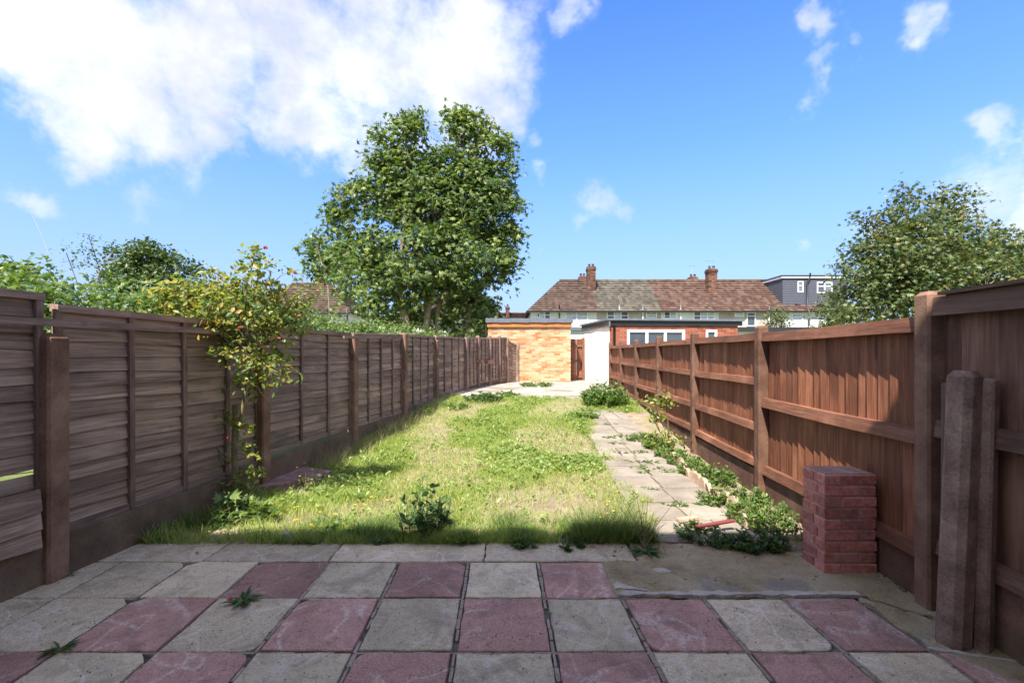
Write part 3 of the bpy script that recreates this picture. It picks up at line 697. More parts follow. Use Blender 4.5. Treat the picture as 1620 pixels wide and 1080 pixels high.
# ------------------------------------------------------------------ brick walls
def brick_wall(root, o, ang, L, z0, z1, bm_, mm, holes=(), bl=.225, bh=.075, dep=.1, limit=280, cut=None):
    """stretcher bond wall face; the topmost bricks are parts, those past the limit one joined part"""
    M = Matrix.Translation(Vector(o)) @ Matrix.Rotation(ang, 4, 'Z')
    boxes = []; nrow = int((z1-z0)/bh)
    for r in range(nrow-1, -1, -1):
        x = -bl/2 if r % 2 else 0
        while x < L-.01:
            a = max(x, 0)+.005; b = min(x+bl, L)-.005; x += bl
            if b-a < .03: continue
            za = z0+r*bh+.004; zb = za+bh-.009; segs = [(a, b)]
            for h in holes:
                if zb > h[2]+.01 and za < h[3]-.01:
                    ns = []
                    for s in segs:
                        if s[1] <= h[0] or s[0] >= h[1]: ns.append(s)
                        else:
                            if s[0] < h[0]-.03: ns.append((s[0], h[0]-.004))
                            if s[1] > h[1]+.03: ns.append((h[1]+.004, s[1]))
                    segs = ns
            for s in segs: boxes.append((s[0], s[1], za, zb))
    base = absloc(root); uni = Geo().box(-.5,.5,-.5,.5,-.5,.5).mesh(); uni.materials.append(bm_)
    for a, b, za, zb in boxes[:limit]:
        c = M @ Vector(((a+b)/2, dep/2+random.uniform(-.003,.002), (za+zb)/2))
        inst('brick', uni, root, c, (0,0,ang), (b-a, dep, zb-za))
    if len(boxes) > limit:
        g = Geo()
        for a, b, za, zb in boxes[limit:]: q = random.uniform(-.003,.002); g.box(a, b, q, dep+q, za, zb, M)
        tag(obj('brickwork', g.mesh(), bm_, root), kind='stuff')
    # mortar slab behind the brick faces, cut round the holes
    g = Geo(); xs_ = sorted({0, L, *[h[0] for h in holes], *[h[1] for h in holes]})
    for a, b in zip(xs_, xs_[1:]):
        hs = [h for h in holes if h[0] < (a+b)/2 < h[1]]
        zz = z0
        for h in sorted(hs, key=lambda h: h[2]): g.box(a, b, .008, dep+.05, zz, h[2], M); zz = h[3]
        g.box(a, b, .008, dep+.05, zz, z1, M)
    obj('mortar', g.mesh(), mm, root)
def window(root, o, ang, x0, x1, z0, z1, nx_=2, glass=None, t=.05, y=.0, top=0.):
    """frame with mullions as one part, panes as its sub-parts, in the plane y of a wall frame"""
    M = Matrix.Translation(Vector(o)) @ Matrix.Rotation(ang, 4, 'Z'); g = Geo(); f = y-.03; b = y+.05
    g.box(x0,x1,f,b,z0,z0+t,M); g.box(x0,x1,f,b,z1-t,z1,M); g.box(x0,x0+t,f,b,z0+t,z1-t,M); g.box(x1-t,x1,f,b,z0+t,z1-t,M)
    ws = (x1-x0-t)/nx_
    for i in range(1, nx_): g.box(x0+ws*i, x0+ws*i+t, f, b, z0+t, z1-t, M)
    if top: g.box(x0+t, x1-t, f+.004, b-.004, z1-top-t*.7, z1-top, M)
    fr = obj('window', g.mesh(), UPVC, root, origin=M @ Vector(((x0+x1)/2, y, z0)))
    for i in range(nx_):
        gg = Geo().box(x0+ws*i+t, x0+ws*(i+1), y+.012, y+.022, z0+t, z1-t, M)
        obj('pane', gg.mesh(), (glass or GLASS) if not isinstance(glass, (list,tuple)) else glass[i % len(glass)], fr)
    return fr

# yellow brick garage at the end ------------------------------------
ga = thing('brick_garage', 'yellow brick flat-roofed garage with an orange fascia at the end of the garden', 'garage', (.8, 17, .38))
gx0 = -.86; gL = 2.96
brick_wall(ga, (gx0, 17.0, 0), 0, gL, .38, .38+.075*28, YB, MORT_Y)
obj('wall', Geo().box(gx0+.01, gx0+gL-.01, 17.15, 22, .3, 2.44).mesh(), WHITE, ga)
obj('fascia', Geo().box(gx0-.03, gx0+gL+.03, 16.93, 16.985, 2.37, 2.52).mesh(), ORANGE, ga)
g = Geo(); n = 14
for i in range(n):
    x0 = gx0-.08+(gL+.16)*i/n; x1 = gx0-.08+(gL+.16)*(i+1)/n; q = .006*math.sin(i*1.9)
    g.box(x0, x1-.001, 16.88+q, 22.1, 2.525+q, 2.68+q*.6-.01*(i/n))
obj('roof', g.mesh(), FELT, ga)
# white rendered outbuilding with red brick front -------------------
ob = thing('brick_outbuilding', 'white side-rendered orange brick outbuilding with black flat roof behind the right fence', 'outbuilding', (3.14, 15.2, .42))
AO = math.atan2(.10, 1.0)
o0 = (3.14, 15.2, 0)
holes = [(.56, 2.52, 1.0, 2.20), (3.22, 3.62, 1.2, 2.20)]
brick_wall(ob, o0, AO, 4.33, .40, .40+.075*26, RB, MORT_R, holes)
window(ob, o0, AO, .57, 2.51, 1.1, 2.19, 3, GLASS, .085, .03); window(ob, o0, AO, 3.23, 3.61, 1.21, 2.19, 1, GLASS, .07, .03)
M = Matrix.Translation(Vector(o0)) @ Matrix.Rotation(AO, 4, 'Z')
g = Geo(); pA = Vector((3.13, 15.21)); pB = Vector((2.735, 18.2)); 
dv = (pB-pA).normalized(); nvv = Vector((dv.y, -dv.x))
N_ = 24; V = []; Fs = []
for i in range(N_+1):
    for j in range(9):
        t = i/N_; z = .38+(2.38-.38)*j/8; q = .012*fbm(np.float64(t*3), np.float64(z), 2); p = pA.lerp(pB, t)-nvv*q
        V.append((p.x, p.y, z))
for i in range(N_):
    for j in range(8): a = i*9+j; Fs.append((a,a+1,a+10,a+9))
obj('rendered_wall', Geo().add(V, Fs).mesh(True), WHITE, ob)
obj('inner_wall', Geo().prism([(3.16,15.36),(7.4,15.8),(7.0,18.6),(2.78,18.17)], .3, 2.37).mesh(), WHITE, ob)
g = Geo(); g.prism([(3.03,15.06),(7.62,15.52),(7.3,18.8),(2.62,18.35)], 2.475, 2.535, .01); obj('roof', g.mesh(), FELT, ob)
obj('fascia', Geo().box(-.02, 4.45, -.055, -.012, 2.33, 2.47, M).mesh(), FASC_B, ob)
DARKW = wood('dark_barge_board', [(.05,.04,.035), (.1,.085,.07), (.22,.2,.18)], 'X')
a3 = math.atan2(pB.y-pA.y, pB.x-pA.x); me = Geo().box(-.12, 3.05, .015, .055, 0, .19).mesh(); me.materials.append(DARKW); inst('barge_board', me, ob, (pA.x, pA.y, 2.29), (0,0,a3))
obj('downpipe', Geo().tube([M@Vector((.12,-.06,2.33)), M@Vector((.12,-.045,.4))], .035, 8).mesh(True), BLACKP, ob)
# back gate ----------------------------------------------------------
gt = thing('garden_gate', 'narrow brown boarded gate between the yellow brick garage and the white wall', 'gate', (2.4, 18.05, .4))
for i in range(6): me = CB_A[i % 3]; inst('board', me, gt, (2.13+.105*i, 18.05, .42), (0,0,.1), (.95,1,1.56))
for z in (.55, 1.15, 1.72): obj('rail', Geo().box(2.12, 2.74, 17.99, 18.03, z-.04, z+.04).mesh(), WBR, gt)
obj('post', Geo().box(2.66,2.75,17.97,18.1,.38,2.02).mesh(), WBR, gt)

# ------------------------------------------------------------------ far terrace
def tile_mat(name, stops, moss=None, mf=(.5,.65), tw=.3):
    m, nt = newmat(name); pos = nt.n('ShaderNodeNewGeometry').outputs['Position']; isl = nt.n('ShaderNodeNewGeometry').outputs['Random Per Island']
    sp = nt.n('ShaderNodeSeparateXYZ', None, Vector=pos).outputs
    cell = nt.n('ShaderNodeTexWhiteNoise', {'noise_dimensions': '2D'}, Vector=nt.n('ShaderNodeCombineXYZ', None, X=nt.math('FLOOR', nt.math('MULTIPLY', nt.math('ADD', sp[0], nt.math('MULTIPLY', sp[1], .01)), 1/tw)), Y=nt.math('FLOOR', nt.math('MULTIPLY', sp[2], 4.5))).outputs[0]).outputs[0]
    n = nt.noise(pos, .9, 6, .7).outputs[0]
    f = nt.math('ADD', nt.math('MULTIPLY', cell, .45), nt.math('MULTIPLY', n, .6), True)
    col = nt.ramp(f, [(.2+.6*i/(len(stops)-1), s) for i, s in enumerate(stops)])
    if moss: col = nt.mix(nt.mr(nt.noise(pos, 1.7, 7, .75).outputs[0], mf[0], mf[1], 0, .9), col, moss)
    wv = nt.n('ShaderNodeTexWave', {'bands_direction': 'X'}, Vector=pos, Scale=1/tw/ (6.2832/20*1.0) *.314*1., Distortion=0.).outputs[1]
    return finish(m, nt, col, .9, wv, .5, .05, .2)
T_BR = tile_mat('red_brown_tiles', [(.062,.040,.030), (.105,.068,.050), (.155,.105,.08)])
T_MO = tile_mat('mossy_tiles', [(.065,.055,.042), (.115,.098,.075), (.19,.165,.13)], (.11,.095,.05), (.5,.72))
T_OR = tile_mat('lichened_red_tiles', [(.072,.04,.029), (.12,.069,.048), (.19,.125,.095)], (.24,.135,.045), (.58,.72))
REND_W = rough_mat('far_white_render', [(.6,.58,.53), (.7,.68,.63), (.76,.74,.7)], .8, 12, .9, .2)
REND_B = rough_mat('far_pebble_render', [(.33,.27,.22), (.42,.36,.30), (.5,.44,.38)], .8, 12, .9, .2)
CLAD = plain('grey_cladding', (.085,.088,.105), .6)
def slope(root, p00, p10, p11, p01, m, rows=16, step=.085):
    """roof slope of stepped tile courses; p00-p10 eaves, p01-p11 ridge"""
    p00, p10, p11, p01 = map(Vector, (p00,p10,p11,p01)); nrm = (p10-p00).cross(p01-p00).normalized(); g = Geo()
    if nrm.z < 0: nrm = -nrm
    for r in range(rows):
        a, b = r/rows, (r+1)/rows
        A, B = p00.lerp(p01,a), p10.lerp(p11,a); C, D = p10.lerp(p11,b), p00.lerp(p01,b); up = nrm*step
        g.add([A+up,B+up,C+up*.1,D+up*.1,A-up*.2,B-up*.2], [(0,1,2,3),(4,5,1,0),(0,3,4),(1,5,2)])
    return obj('roof', g.mesh(), m, root)
YF = 41.0; EZ = 5.12; RZ = 8.35; YR = 45.0
def hx(px, Y=YF): return (px-810)/F*Y
def chimney(root, px, pt, pb, Y, w_=.55, d_=.8, pots=2):
    x = hx(px, Y); zt = EYE+(560-pt)/F*Y; zb = EYE+(560-pb)/F*Y-.4; g = Geo(); c = .055
    n = int((zt-zb)/.075)
    for i in range(n):
        z0 = zb+i*.075; e = .07*max(0, 1-abs(n-3.5-i)/2.6) if i > n-7 else 0
        nb_ = 3
        for s in range(nb_):
            xa = x-w_/2-e+(w_+2*e)*s/nb_; xb = x-w_/2-e+(w_+2*e)*(s+1)/nb_
            g.box(xa+.006, xb-.006, Y-e+random.uniform(-.01,.01), Y+d_+e, z0+.005, z0+.07)
        g.box(x-w_/2-e+.012, x+w_/2+e-.012, Y-e+.015, Y+d_+e-.01, z0, z0+.0745)
    ch = obj('chimney', g.mesh(), CB, root)
    for k in range(pots):
        px_ = x-w_*.22+w_*.44*k/max(1,pots-1) if pots > 1 else x
        obj('chimney_pot', Geo().tube([(px_,Y+.3,zt-.02),(px_,Y+.3,zt+.1),(px_,Y+.3,zt+.24)], [.13,.11,.12], 10).mesh(True), T_BR, ch)
    return ch
def house(name, label, x0, x1, wallm, tilem, rx0=None, rx1=None, yf=YF, ez=EZ, rz=RZ, yr=YR, group='terraced houses beyond the garages', hipL=None, hipR=None, ov=.35, back=True):
    t = thing(name, label, 'house', ((x0+x1)/2, yf, 0), group)
    g = Geo().box(x0, x1, yf, yf+8, -.05, ez); obj('wall', g.mesh(), wallm, t)
    a = x0 if hipL is None else x0-ov; b = x1 if hipR is None else x1+ov
    ra = x0 if hipL is None else hipL; rb = x1 if hipR is None else hipR
    slope(t, (a,yf-ov,ez-.05), (b,yf-ov,ez-.05), (rb,yr,rz), (ra,yr,rz), tilem)
    yb = 2*yr-yf+ov
    slope(t, (b,yb,ez-.05), (a,yb,ez-.05), (ra,yr,rz), (rb,yr,rz), tilem, 6)
    if hipL is not None: slope(t, (a,yb,ez-.05), (a,yf-ov,ez-.05), (ra,yr,rz), (ra,yr,rz+.001), tilem)
    if hipR is not None: slope(t, (b,yf-ov,ez-.05), (b,yb,ez-.05), (rb,yr,rz), (rb,yr,rz+.001), tilem)
    g = Geo().box(a, b-.004, yf-ov-.06, yf-ov, ez-.16, ez-.03); obj('gutter', g.mesh(), BLACKP, t)
    obj('soffit', Geo().box(a+.01, b-.01, yf-ov, yf-.002, ez-.12, ez-.08).mesh(), UPVC, t)
    g = Geo().tube([(ra,yr,rz+.04),(rb,yr,rz+.04)], .11, 6); obj('ridge', g.mesh(), tilem, t)
    return t
def fwin(t, px0, px1, py0, py1, n=2, gl=None, Y=YF, top=.35, fr=.07):
    window(t, (0, Y, 0), 0, hx(px0,Y), hx(px1,Y), EYE+(560-py1)/F*Y, EYE+(560-py0)/F*Y, n, gl or [NET, GLASS], fr, -.03, top)
def gwin(t, xs_, gl=None, yf=YF):
    for a, b in xs_: window(t, (0,yf,0), 0, a, b, .9, 2.2, 2, gl or [GLASS,NET], .07, -.03, .3)
def pipe(t, px, py0, py1, m, Y=YF-.12, r=.05):
    obj('pipe', Geo().tube([P(px,py0,Y), P(px,py1,Y)], r, 6).mesh(True), m, t)
hA = house('terraced_house', 'end terrace house with hipped red-brown roof and tall brick chimney above the garage', hx(840), hx(944), REND_W, T_BR, hipL=hx(885,YR))
fwin(hA, 853, 871, 491.5, 506); fwin(hA, 895, 930, 492.5, 514, 2, [NET, NET]); gwin(hA, [(2.4,4.4),(5.2,6.6)]); chimney(hA, 936, 421, 470, 43.3, .75); pipe(hA, 885, 482, 515, BLACKP); pipe(hA, 852, 497, 500, BLACKP)
chimney(hA, 922, 436, 446, 46.5, .7)
hB = house('terraced_house', 'mid terrace house under a mossy grey-brown tiled roof', hx(944)+.004, hx(1046), REND_B, T_MO)
fwin(hB, 960, 994, 492.5, 505, 3, [GLASS,NET,GLASS]); fwin(hB, 1022, 1039, 493, 503, 1, [NET], top=.25); gwin(hB, [(8,10),(11,12.3)]); pipe(hB, 980, 478, 492, GREYP); pipe(hB, 1017, 480, 514, UPVC); pipe(hB, 979, 463, 480, GREYP, Y=42.3, r=.03)
hC = house('terraced_house', 'mid terrace house with orange-lichened roof left of the chimney over the outbuilding', hx(1046)+.004, hx(1137), REND_W, T_OR)
fwin(hC, 1050, 1070, 493, 504, 2, [GLASS,NET]); fwin(hC, 1097, 1130, 493, 506, 3, [GLASS,NET,NET]); gwin(hC, [(13.6,15.4)]); pipe(hC, 1077, 478, 512, UPVC)
chimney(hC, 1128, 424, 470, 43.0, .8); chimney(hC, 1098, 437, 447, 46.6, .75)
hD = house('terraced_house', 'mid terrace house with red-brown roof just left of the grey dormer', hx(1137)+.004, hx(1241), REND_B, T_OR)
fwin(hD, 1162, 1177, 493, 501, 1, [NET], top=.2); fwin(hD, 1181, 1195, 494, 516, 1, [GLASS], top=.3); gwin(hD, [(19,21)]); pipe(hD, 1217, 483, 512, UPVC)
hE = house('terraced_house', 'end terrace house with a big grey clad roof dormer', hx(1241)+.004, hx(1350), REND_W, T_OR)
fwin(hE, 1252, 1270, 496, 511, 1, [NET], top=.3); gwin(hE, [(25,27)])
# aerials
def aerial(px, py0, py1, Y):
    b = P(px, py1, Y); t = thing('tv_aerial', f'tv aerial on the {"left" if px < 1110 else "right"} red brick chimney of the lichened roof', 'aerial', b, 'tv aerials on the terrace')
    g = Geo().tube([b, P(px, py0, Y)], .02, 5); obj('mast', g.mesh(), GREYP, t)
    g = Geo(); z = EYE+(560-py0)/F*Y
    for k in range(5): g.tube([(b[0]-.35+.14*k, Y-.25, z-.05),(b[0]-.35+.14*k, Y+.25, z-.05)], .012, 4)
    g.tube([(b[0]-.4,Y,z-.05),(b[0]+.4,Y,z-.05)], .014, 4); obj('antenna', g.mesh(), GREYP, t)
aerial(1095, 420, 436, 46.8); aerial(1124, 412, 423, 43.2)
# dormer
def dormer():
    x0, x1 = 23.65, 29.3; yf = 41.45; z0, z1 = 5.45, 8.02
    g = Geo(); n = 17
    for i in range(n):
        za = z0+(z1-z0)*i/n; zb = z0+(z1-z0)*(i+1)/n-.012
        g.add([(x0,yf-.035,za),(x1,yf-.035,za),(x1,yf-.012,zb),(x0,yf-.012,zb),(x0,yf+.1,za),(x1,yf+.1,za)], [(0,1,2,3),(0,4,5,1)])
        ya = yf+3.9*max(0, (za-5.5)/2.9)+.45
        g.add([(x0-.035,yf-.035,za),(x0-.012,yf-.012,zb),(x0-.012,46,zb),(x0-.035,46,za)], [(0,1,2,3)])
    d = obj('dormer', g.mesh(), CLAD, hE)
    obj('dormer_core', Geo().box(x0, x1, yf, 46.5, z0, z1).mesh(), CLAD, d)
    obj('dormer_roof', Geo().box(x0-.18, x1+.15, yf-.18, 46.5, z1+.16, z1+.26).mesh(), FASC_B, d)
    obj('dormer_fascia', Geo().box(x0-.14, x1+.12, yf-.14, 46.4, z1, z1+.155).mesh(), UPVC, d)
    for (a, b, c, e, n_, gl) in ((1261.5,1270.5,445,462.5,1,[NET]),(1292,1316,446,464,2,[GLASS,NET])):
        fr = window(hE, (0,yf,0), 0, hx(a,yf), hx(b,yf), EYE+(560-e)/F*yf, EYE+(560-c)/F*yf, n_, gl, .09, -.03, .35)
    obj('pipe', Geo().tube([P(1282,432,41.3),P(1281,440,41.3),P(1277,448,41.3),P(1277,484,41.3),P(1280,492,40.6),P(1280,516,40.6)], .07, 7).mesh(True), BLACKP, hE)
    obj('pipe', Geo().tube([P(1258,481,41.35),P(1276,486,41.35)], .05, 6).mesh(True), BLACKP, hE)
    obj('pipe', Geo().tube([P(1330,440,41.35),P(1330,486,41.35)], .05, 6).mesh(True), BLACKP, hE)
dormer()
# houses on the left, seen through the trees
hF = house('terraced_house', 'brown roofed house glimpsed through the rose bush and the tree at the left', -22, -13.2, REND_W, T_BR, yf=38, ez=4.7, rz=7.6, yr=42, hipR=-16, hipL=-19.5)
chimney(hF, 505, 430, 448, 41.5, .8); window(hF, (0,38,0), 0, -16.5, -14.6, 3.0, 4.3, 2, [GLASS,NET], .07, -.03, .3)
hG = house('terraced_house', 'brown hip-roofed house behind the big tree and left of the garage', -9, -.9, REND_W, T_BR, yf=40, ez=4.45, rz=7.2, yr=44, hipR=-4.5, hipL=-6)
window(hG, (0,40,0), 0, -3.2, -1.6, 2.8, 4.0, 2, [GLASS,NET], .07, -.03, .3)
hH = house('terraced_house', 'distant low roof with a slim chimney seen in the gap left of the hipped house', -2.2, 2.2, REND_B, T_BR, yf=60, ez=5.4, rz=6.7, yr=62, group='houses far behind')
chimney(hH, 803, 484, 502, 61, .5, .5, 1)
# other outbuildings
wb = thing('white_outbuilding', 'long white flat-roofed outbuilding half hidden behind the big tree', 'outbuilding', (-7.5, 24, 0))
obj('wall', Geo().box(-11,-4.6,24,27,-.05,2.95).mesh(), WHITE, wb); obj('roof', Geo().box(-11.1,-4.5,23.85,27.1,2.955,3.12).mesh(), FELT, wb)
window(wb, (0,24,0), 0, -7.8, -6.2, 1.6, 2.6, 3, [GLASS], .08, -.03)
wc = thing('white_garage', 'small white garage just left of the yellow brick one', 'garage', (-1.9, 22, 0))
obj('wall', Geo().box(-3.0,-1.05,22,25,-.05,2.75).mesh(), WHITE, wc); obj('roof', Geo().box(-3.1,-1.03,21.9,25.1,2.755,2.83).mesh(), FELT, wc)
wn = thing('neighbour_garage', 'low garage with dark felt roof behind the right fence below the dormer house', 'garage', (12.5, 22, 0))
obj('wall', Geo().box(10.6,16.5,22,26,-.05,2.45).mesh(), WHITE, wn); obj('roof', Geo().box(10.4,16.7,21.8,26.2,2.455,2.64).mesh(), FASC_B, wn)
wp = thing('white_outbuilding', 'pale lean-to with grey roof glimpsed between garage and white wall', 'outbuilding', (3.3, 30, 0))
obj('wall', Geo().box(2,7,30,33,-.05,2.9).mesh(), REND_W, wp); obj('roof', Geo().box(1.9,7.1,29.8,33.1,2.905,3.1).mesh(), FELT, wp)
obj('mast', Geo().tube([P(1435,515,20), P(1435,462,20)], .045, 8).mesh(True), GREYP, tag_ := thing('grey_pole', 'thin grey pole rising above the right fence in front of the tree', 'pole', (P(1435,515,20)[0],20,2.6)))
p0, p1 = P(84,420,7.5), P(50,338,7.5)
tag(obj('thin_wire', Geo().tube([p0, tuple((a+b)/2+.01 for a, b in zip(p0,p1)), p1], .004, 5).mesh(), GREYP, origin=p0), 'thin pale bent wire sticking up from the ivy at the left', 'wire')

# the house the garden belongs to (behind the viewer; it shades the patio)
hm = thing('rear_house', 'cream rendered rear wall of the house whose patio this is', 'house', (0, -.7, 0))
obj('wall', Geo().box(-11, 11, -1.0, -.6, -.3, 6.1).mesh(), WHITE, hm)
obj('roof', Geo().box(-11.1, 11.1, -6, -.58, 6.11, 6.3).mesh(), FELT, hm)
window(hm, (0,-.58,0), 0, -2.6, -.9, 3.4, 4.8, 2, [GLASS], .07, 0, .3); window(hm, (0,-.58,0), 0, 1.2, 2.6, 3.4, 4.8, 2, [GLASS], .07, 0, .3)
window(hm, (0,-.58,0), 0, -1.1, 1.1, .05, 2.15, 3, [GLASS], .08, 0)

# ------------------------------------------------------------------ trees
def B(px, py, r, Y, ry=1.): c = P(px, py, Y); q = r/F*Y; return (c, (q, q*ry, q))
YT = 18.5
syc = [B(640,215,36,YT),B(615,250,34,YT),B(660,262,34,YT),B(733,212,34,YT),B(768,235,36,YT),B(742,268,40,YT),B(785,285,32,YT+.4),B(602,212,12,YT),B(598,250,16,YT),B(655,182,12,YT),B(635,190,12,YT),B(718,182,12,YT),B(742,180,13,YT),B(765,190,14,YT),B(795,225,12,YT),B(806,262,11,YT),B(815,320,11,YT),B(818,365,10,YT),B(806,425,12,YT),B(572,290,12,YT),B(535,305,12,YT),B(528,340,13,YT),B(502,380,14,YT),B(492,400,10,YT),B(625,505,24,YT+1.4),B(770,512,22,YT),B(600,508,18,YT-.4),B(755,520,16,YT-.5),B(698,285,46,YT),B(690,250,26,YT),B(615,315,58,YT),B(680,330,72,YT-.4),B(762,320,58,YT),B(790,370,42,YT+.3),
 B(560,312,26,YT),B(545,345,24,YT),B(590,385,52,YT-.2),B(655,400,68,YT-.9),B(730,395,68,YT-.6),B(530,390,34,YT),B(512,425,28,YT),B(585,440,55,YT-.5),B(655,448,42,YT-.8),B(745,450,55,YT-.2),
 B(790,420,36,YT),B(598,478,24,YT+.2),B(650,488,26,YT+1.6),B(765,485,28,YT+.8),B(700,490,34,YT+2.),B(745,505,26,YT+1.7),B(640,300,45,YT+1.),B(720,330,60,YT+1.2)]
tb = (P(668,540,YT)[0], YT, .1)
tree('sycamore_tree', 'tall many-stemmed sycamore standing behind the left fence in the middle of the view', 'tree', tb,
     [P(648,260,YT),P(750,260,YT),P(590,400,YT-.2),P(700,330,YT+.4),P(780,400,YT),P(625,330,YT-.3)], [(c, (r_[0]*.9, r_[1]*.9, r_[2]*.95)) for c, r_ in syc], .24, MAPLE, LEAF_S, per=30, dens=2.15, cl_r=.27, trunk_r=.14, shell=(.35,1.06), spread=.6, droop=.2)
# younger tree with looser foliage in front of it to the left
YS = 10.5
tree('ash_sapling', 'thin sapling with loose light leaves between the rose bush and the big tree', 'tree', (P(545,540,YS)[0],YS,.1),
     [P(540,400,YS),P(510,420,YS)], [B(545,400,24,YS),B(515,420,22,YS),B(560,440,26,YS),B(535,460,24,YS),B(500,385,12,YS),B(575,480,20,YS),B(540,500,22,YS)], .13, MAPLE, LEAF_I, per=9, dens=5, cl_r=.15, trunk_r=.035)
YQ = 20.
rt = [B(1470,350,30,YQ),B(1420,358,32,YQ),B(1500,385,50,YQ),B(1400,400,48,YQ),B(1450,410,70,YQ-1),B(1530,410,60,YQ),B(1590,420,45,YQ),B(1640,430,50,YQ),B(1380,440,42,YQ-.5),
 B(1420,460,50,YQ-1),B(1490,465,60,YQ-1.5),B(1560,455,50,YQ-1),B(1620,460,40,YQ),B(1492,302,10,YQ),B(1488,316,14,YQ),B(1525,312,10,YQ),B(1515,330,14,YQ),B(1435,305,12,YQ),B(1430,325,18,YQ),B(1372,345,12,YQ),B(1350,395,14,YQ),B(1575,365,14,YQ),B(1345,420,14,YQ),B(1605,385,14,YQ),B(1360,470,30,YQ),B(1350,495,30,YQ-1)]
tree('maple_tree', 'broad tree with bronze-tinged crown rising beyond the right fence', 'tree', (P(1480,540,YQ)[0],YQ,0),
     [P(1480,330,YQ),P(1410,400,YQ),P(1560,400,YQ),P(1440,370,YQ),P(1520,340,YQ)], rt, .21, MAPLE, LEAF_B, per=28, dens=2.4, cl_r=.34, trunk_r=.16, shell=(.4,1.08))
YL = 15.
tree('round_laurel', 'rounded dark green evergreen dome above the ivy at the left', 'tree', (P(240,540,YL)[0],YL,0), [P(240,440,YL)],
     [B(240,440,50,YL),B(205,425,34,YL),B(275,440,34,YL),B(232,405,26,YL),B(230,470,60,YL)], .13, LEAF, LEAF_D, per=36, dens=4.5, cl_r=.17, trunk_r=.1, shell=(.8,1.02), droop=0)
YW = 9.
tree('wispy_shrub', 'wispy shrub with fine twigs poking above the ivy at the left', 'shrub', (P(140,520,YW)[0],YW,0), [P(140,372,YW),P(105,400,YW),P(178,400,YW)],
     [B(140,375,8,YW),B(140,395,18,YW),B(105,402,14,YW),B(165,408,18,YW),B(178,392,6,YW),B(125,415,18,YW)], .055, LEAF, WEEDD, per=7, dens=14, cl_r=.09, trunk_r=.02, shell=(.2,1.2))
# ivy hedge and golden foliage along the far side of the left fence
ivb = []
for k in range(17):
    y = 3.1+k*.62; x = XL(y)-1.05-.2*(k % 3); zt = [1.95,2.05,2.15,2.22,2.25,2.28,2.25,2.15,2.1,2.05,2.0,1.9,1.85,1.8,1.7,1.6,1.5][k]
    ivb.append(((x, y, zt-.58), (.62,.62,.50)))
tree('ivy_hedge', 'long ivy-covered hedge showing over the top of the left fence', 'hedge', (XL(6)-.9, 6, 0), [(XL(6)-.9,6,1.3)], ivb+[((XL(y)-.8, y, z), (.6,.7,.5)) for y, z in ((9.2,1.5),(10.6,1.55),(12.2,1.55),(13.6,1.5))], .066, MAPLE, LEAF_I, per=60, dens=19, cl_r=.13, trunk_r=.05, shell=(.8,1.08), twig=.1)
YV = 5.6
tree('elder_bush', 'green bush rising at the far left edge above the fence', 'bush', (P(-20,560,YV)[0],YV,0), [P(-10,440,YV)], [B(-25,430,30,YV),B(0,440,25,YV),B(60,435,22,YV+1),B(30,450,26,YV)], .075, LEAF, LEAF_I, per=30, dens=22, cl_r=.1, trunk_r=.04)
tree('garden_shrub', 'small light green tree in front of the terrace just left of the grey dormer', 'shrub', (P(1227,540,24)[0],24,0), [P(1227,500,24)], [B(1227,497,15,24),B(1218,505,10,24),B(1236,510,12,24)], .14, MAPLE, LEAF_B, per=16, dens=6, cl_r=.18, trunk_r=.05)
tree('garden_shrub', 'leafy shrub beside the dormer house at the left foot of the broad tree', 'shrub', (P(1320,540,22)[0],22,0), [P(1322,490,22)], [B(1320,485,24,22),B(1310,505,22,22),B(1340,500,24,22),B(1330,470,15,22)], .15, MAPLE, LEAF_B, per=18, dens=4, cl_r=.22, trunk_r=.07)
far = []
for k in range(16): x = -60+k*9; 
for k, (px, py, r, Y) in enumerate(((330,470,30,45),(390,470,26,45),(640,500,26,30),(20,470,30,30),(1600,500,60,34))):
    tree('far_tree', ['round tree far off above the middle of the ivy','far tree just left of the rose bush top','low shrub filling the gap under the big sycamore','far bush at the extreme left skyline','far tree at the extreme right behind the broad tree'][k], 'tree', (P(px,560,Y)[0],Y,0), [P(px,py+10,Y)],
         [B(px,py,r,Y),B(px-r,py+r*.5,r*.7,Y),B(px+r,py+r*.5,r*.7,Y),B(px,py+r,r,Y)], .3, SIMPLE, LEAF_S, per=24, dens=2.2, cl_r=.5, trunk_r=.15)

# ------------------------------------------------------------------ rose bush
def rose_head(t, p, s=.03):
    n = 16; d = rng.normal(size=(n,3)); d[:,2] = abs(d[:,2]); d /= np.linalg.norm(d, axis=1, keepdims=True)
    V, Fa = scatter(*LEAF, frames(d, np.full(n, s*1.25)), np.array(p)+d*s*.5); obj('bloom', npmesh(V, Fa), REDP, t)
YRB = 4.37
rb = (P(370,800,YRB)[0], YRB, 0.0)
ro = thing('rose_bush', 'leggy climbing rose with red blooms growing against the left fence', 'bush', rb)
g = Geo(); blobs = []
crown = [(400,420,30),(385,450,40),(430,450,38),(345,470,45),(300,485,40),(268,478,28),(400,500,50),(450,490,40),(470,470,26),(360,520,40),(425,540,34),(400,580,34),(440,590,22),(385,610,26),(350,560,22),(320,510,26),(262,465,22),(245,482,16),(290,462,26),(320,455,26),(285,505,20),(330,490,34)]
for k, (px, py, r) in enumerate(crown):
    Y = YRB+rng.uniform(-.22,.25); blobs.append(B(px, py, r, Y, .8))
spine = bough(g, rb, P(372,640,YRB), .03, .022, .05, 6, 8)
s2 = bough(g, P(374,700,YRB), P(402,560,YRB), .017, .012, .08, 6, 6)
for c, r in blobs:
    e = min([spine[-1], s2[-1], s2[3]], key=lambda q: (q-Vector(c)).length); bough(g, e, c, .010, .004, .12, 5, 5)
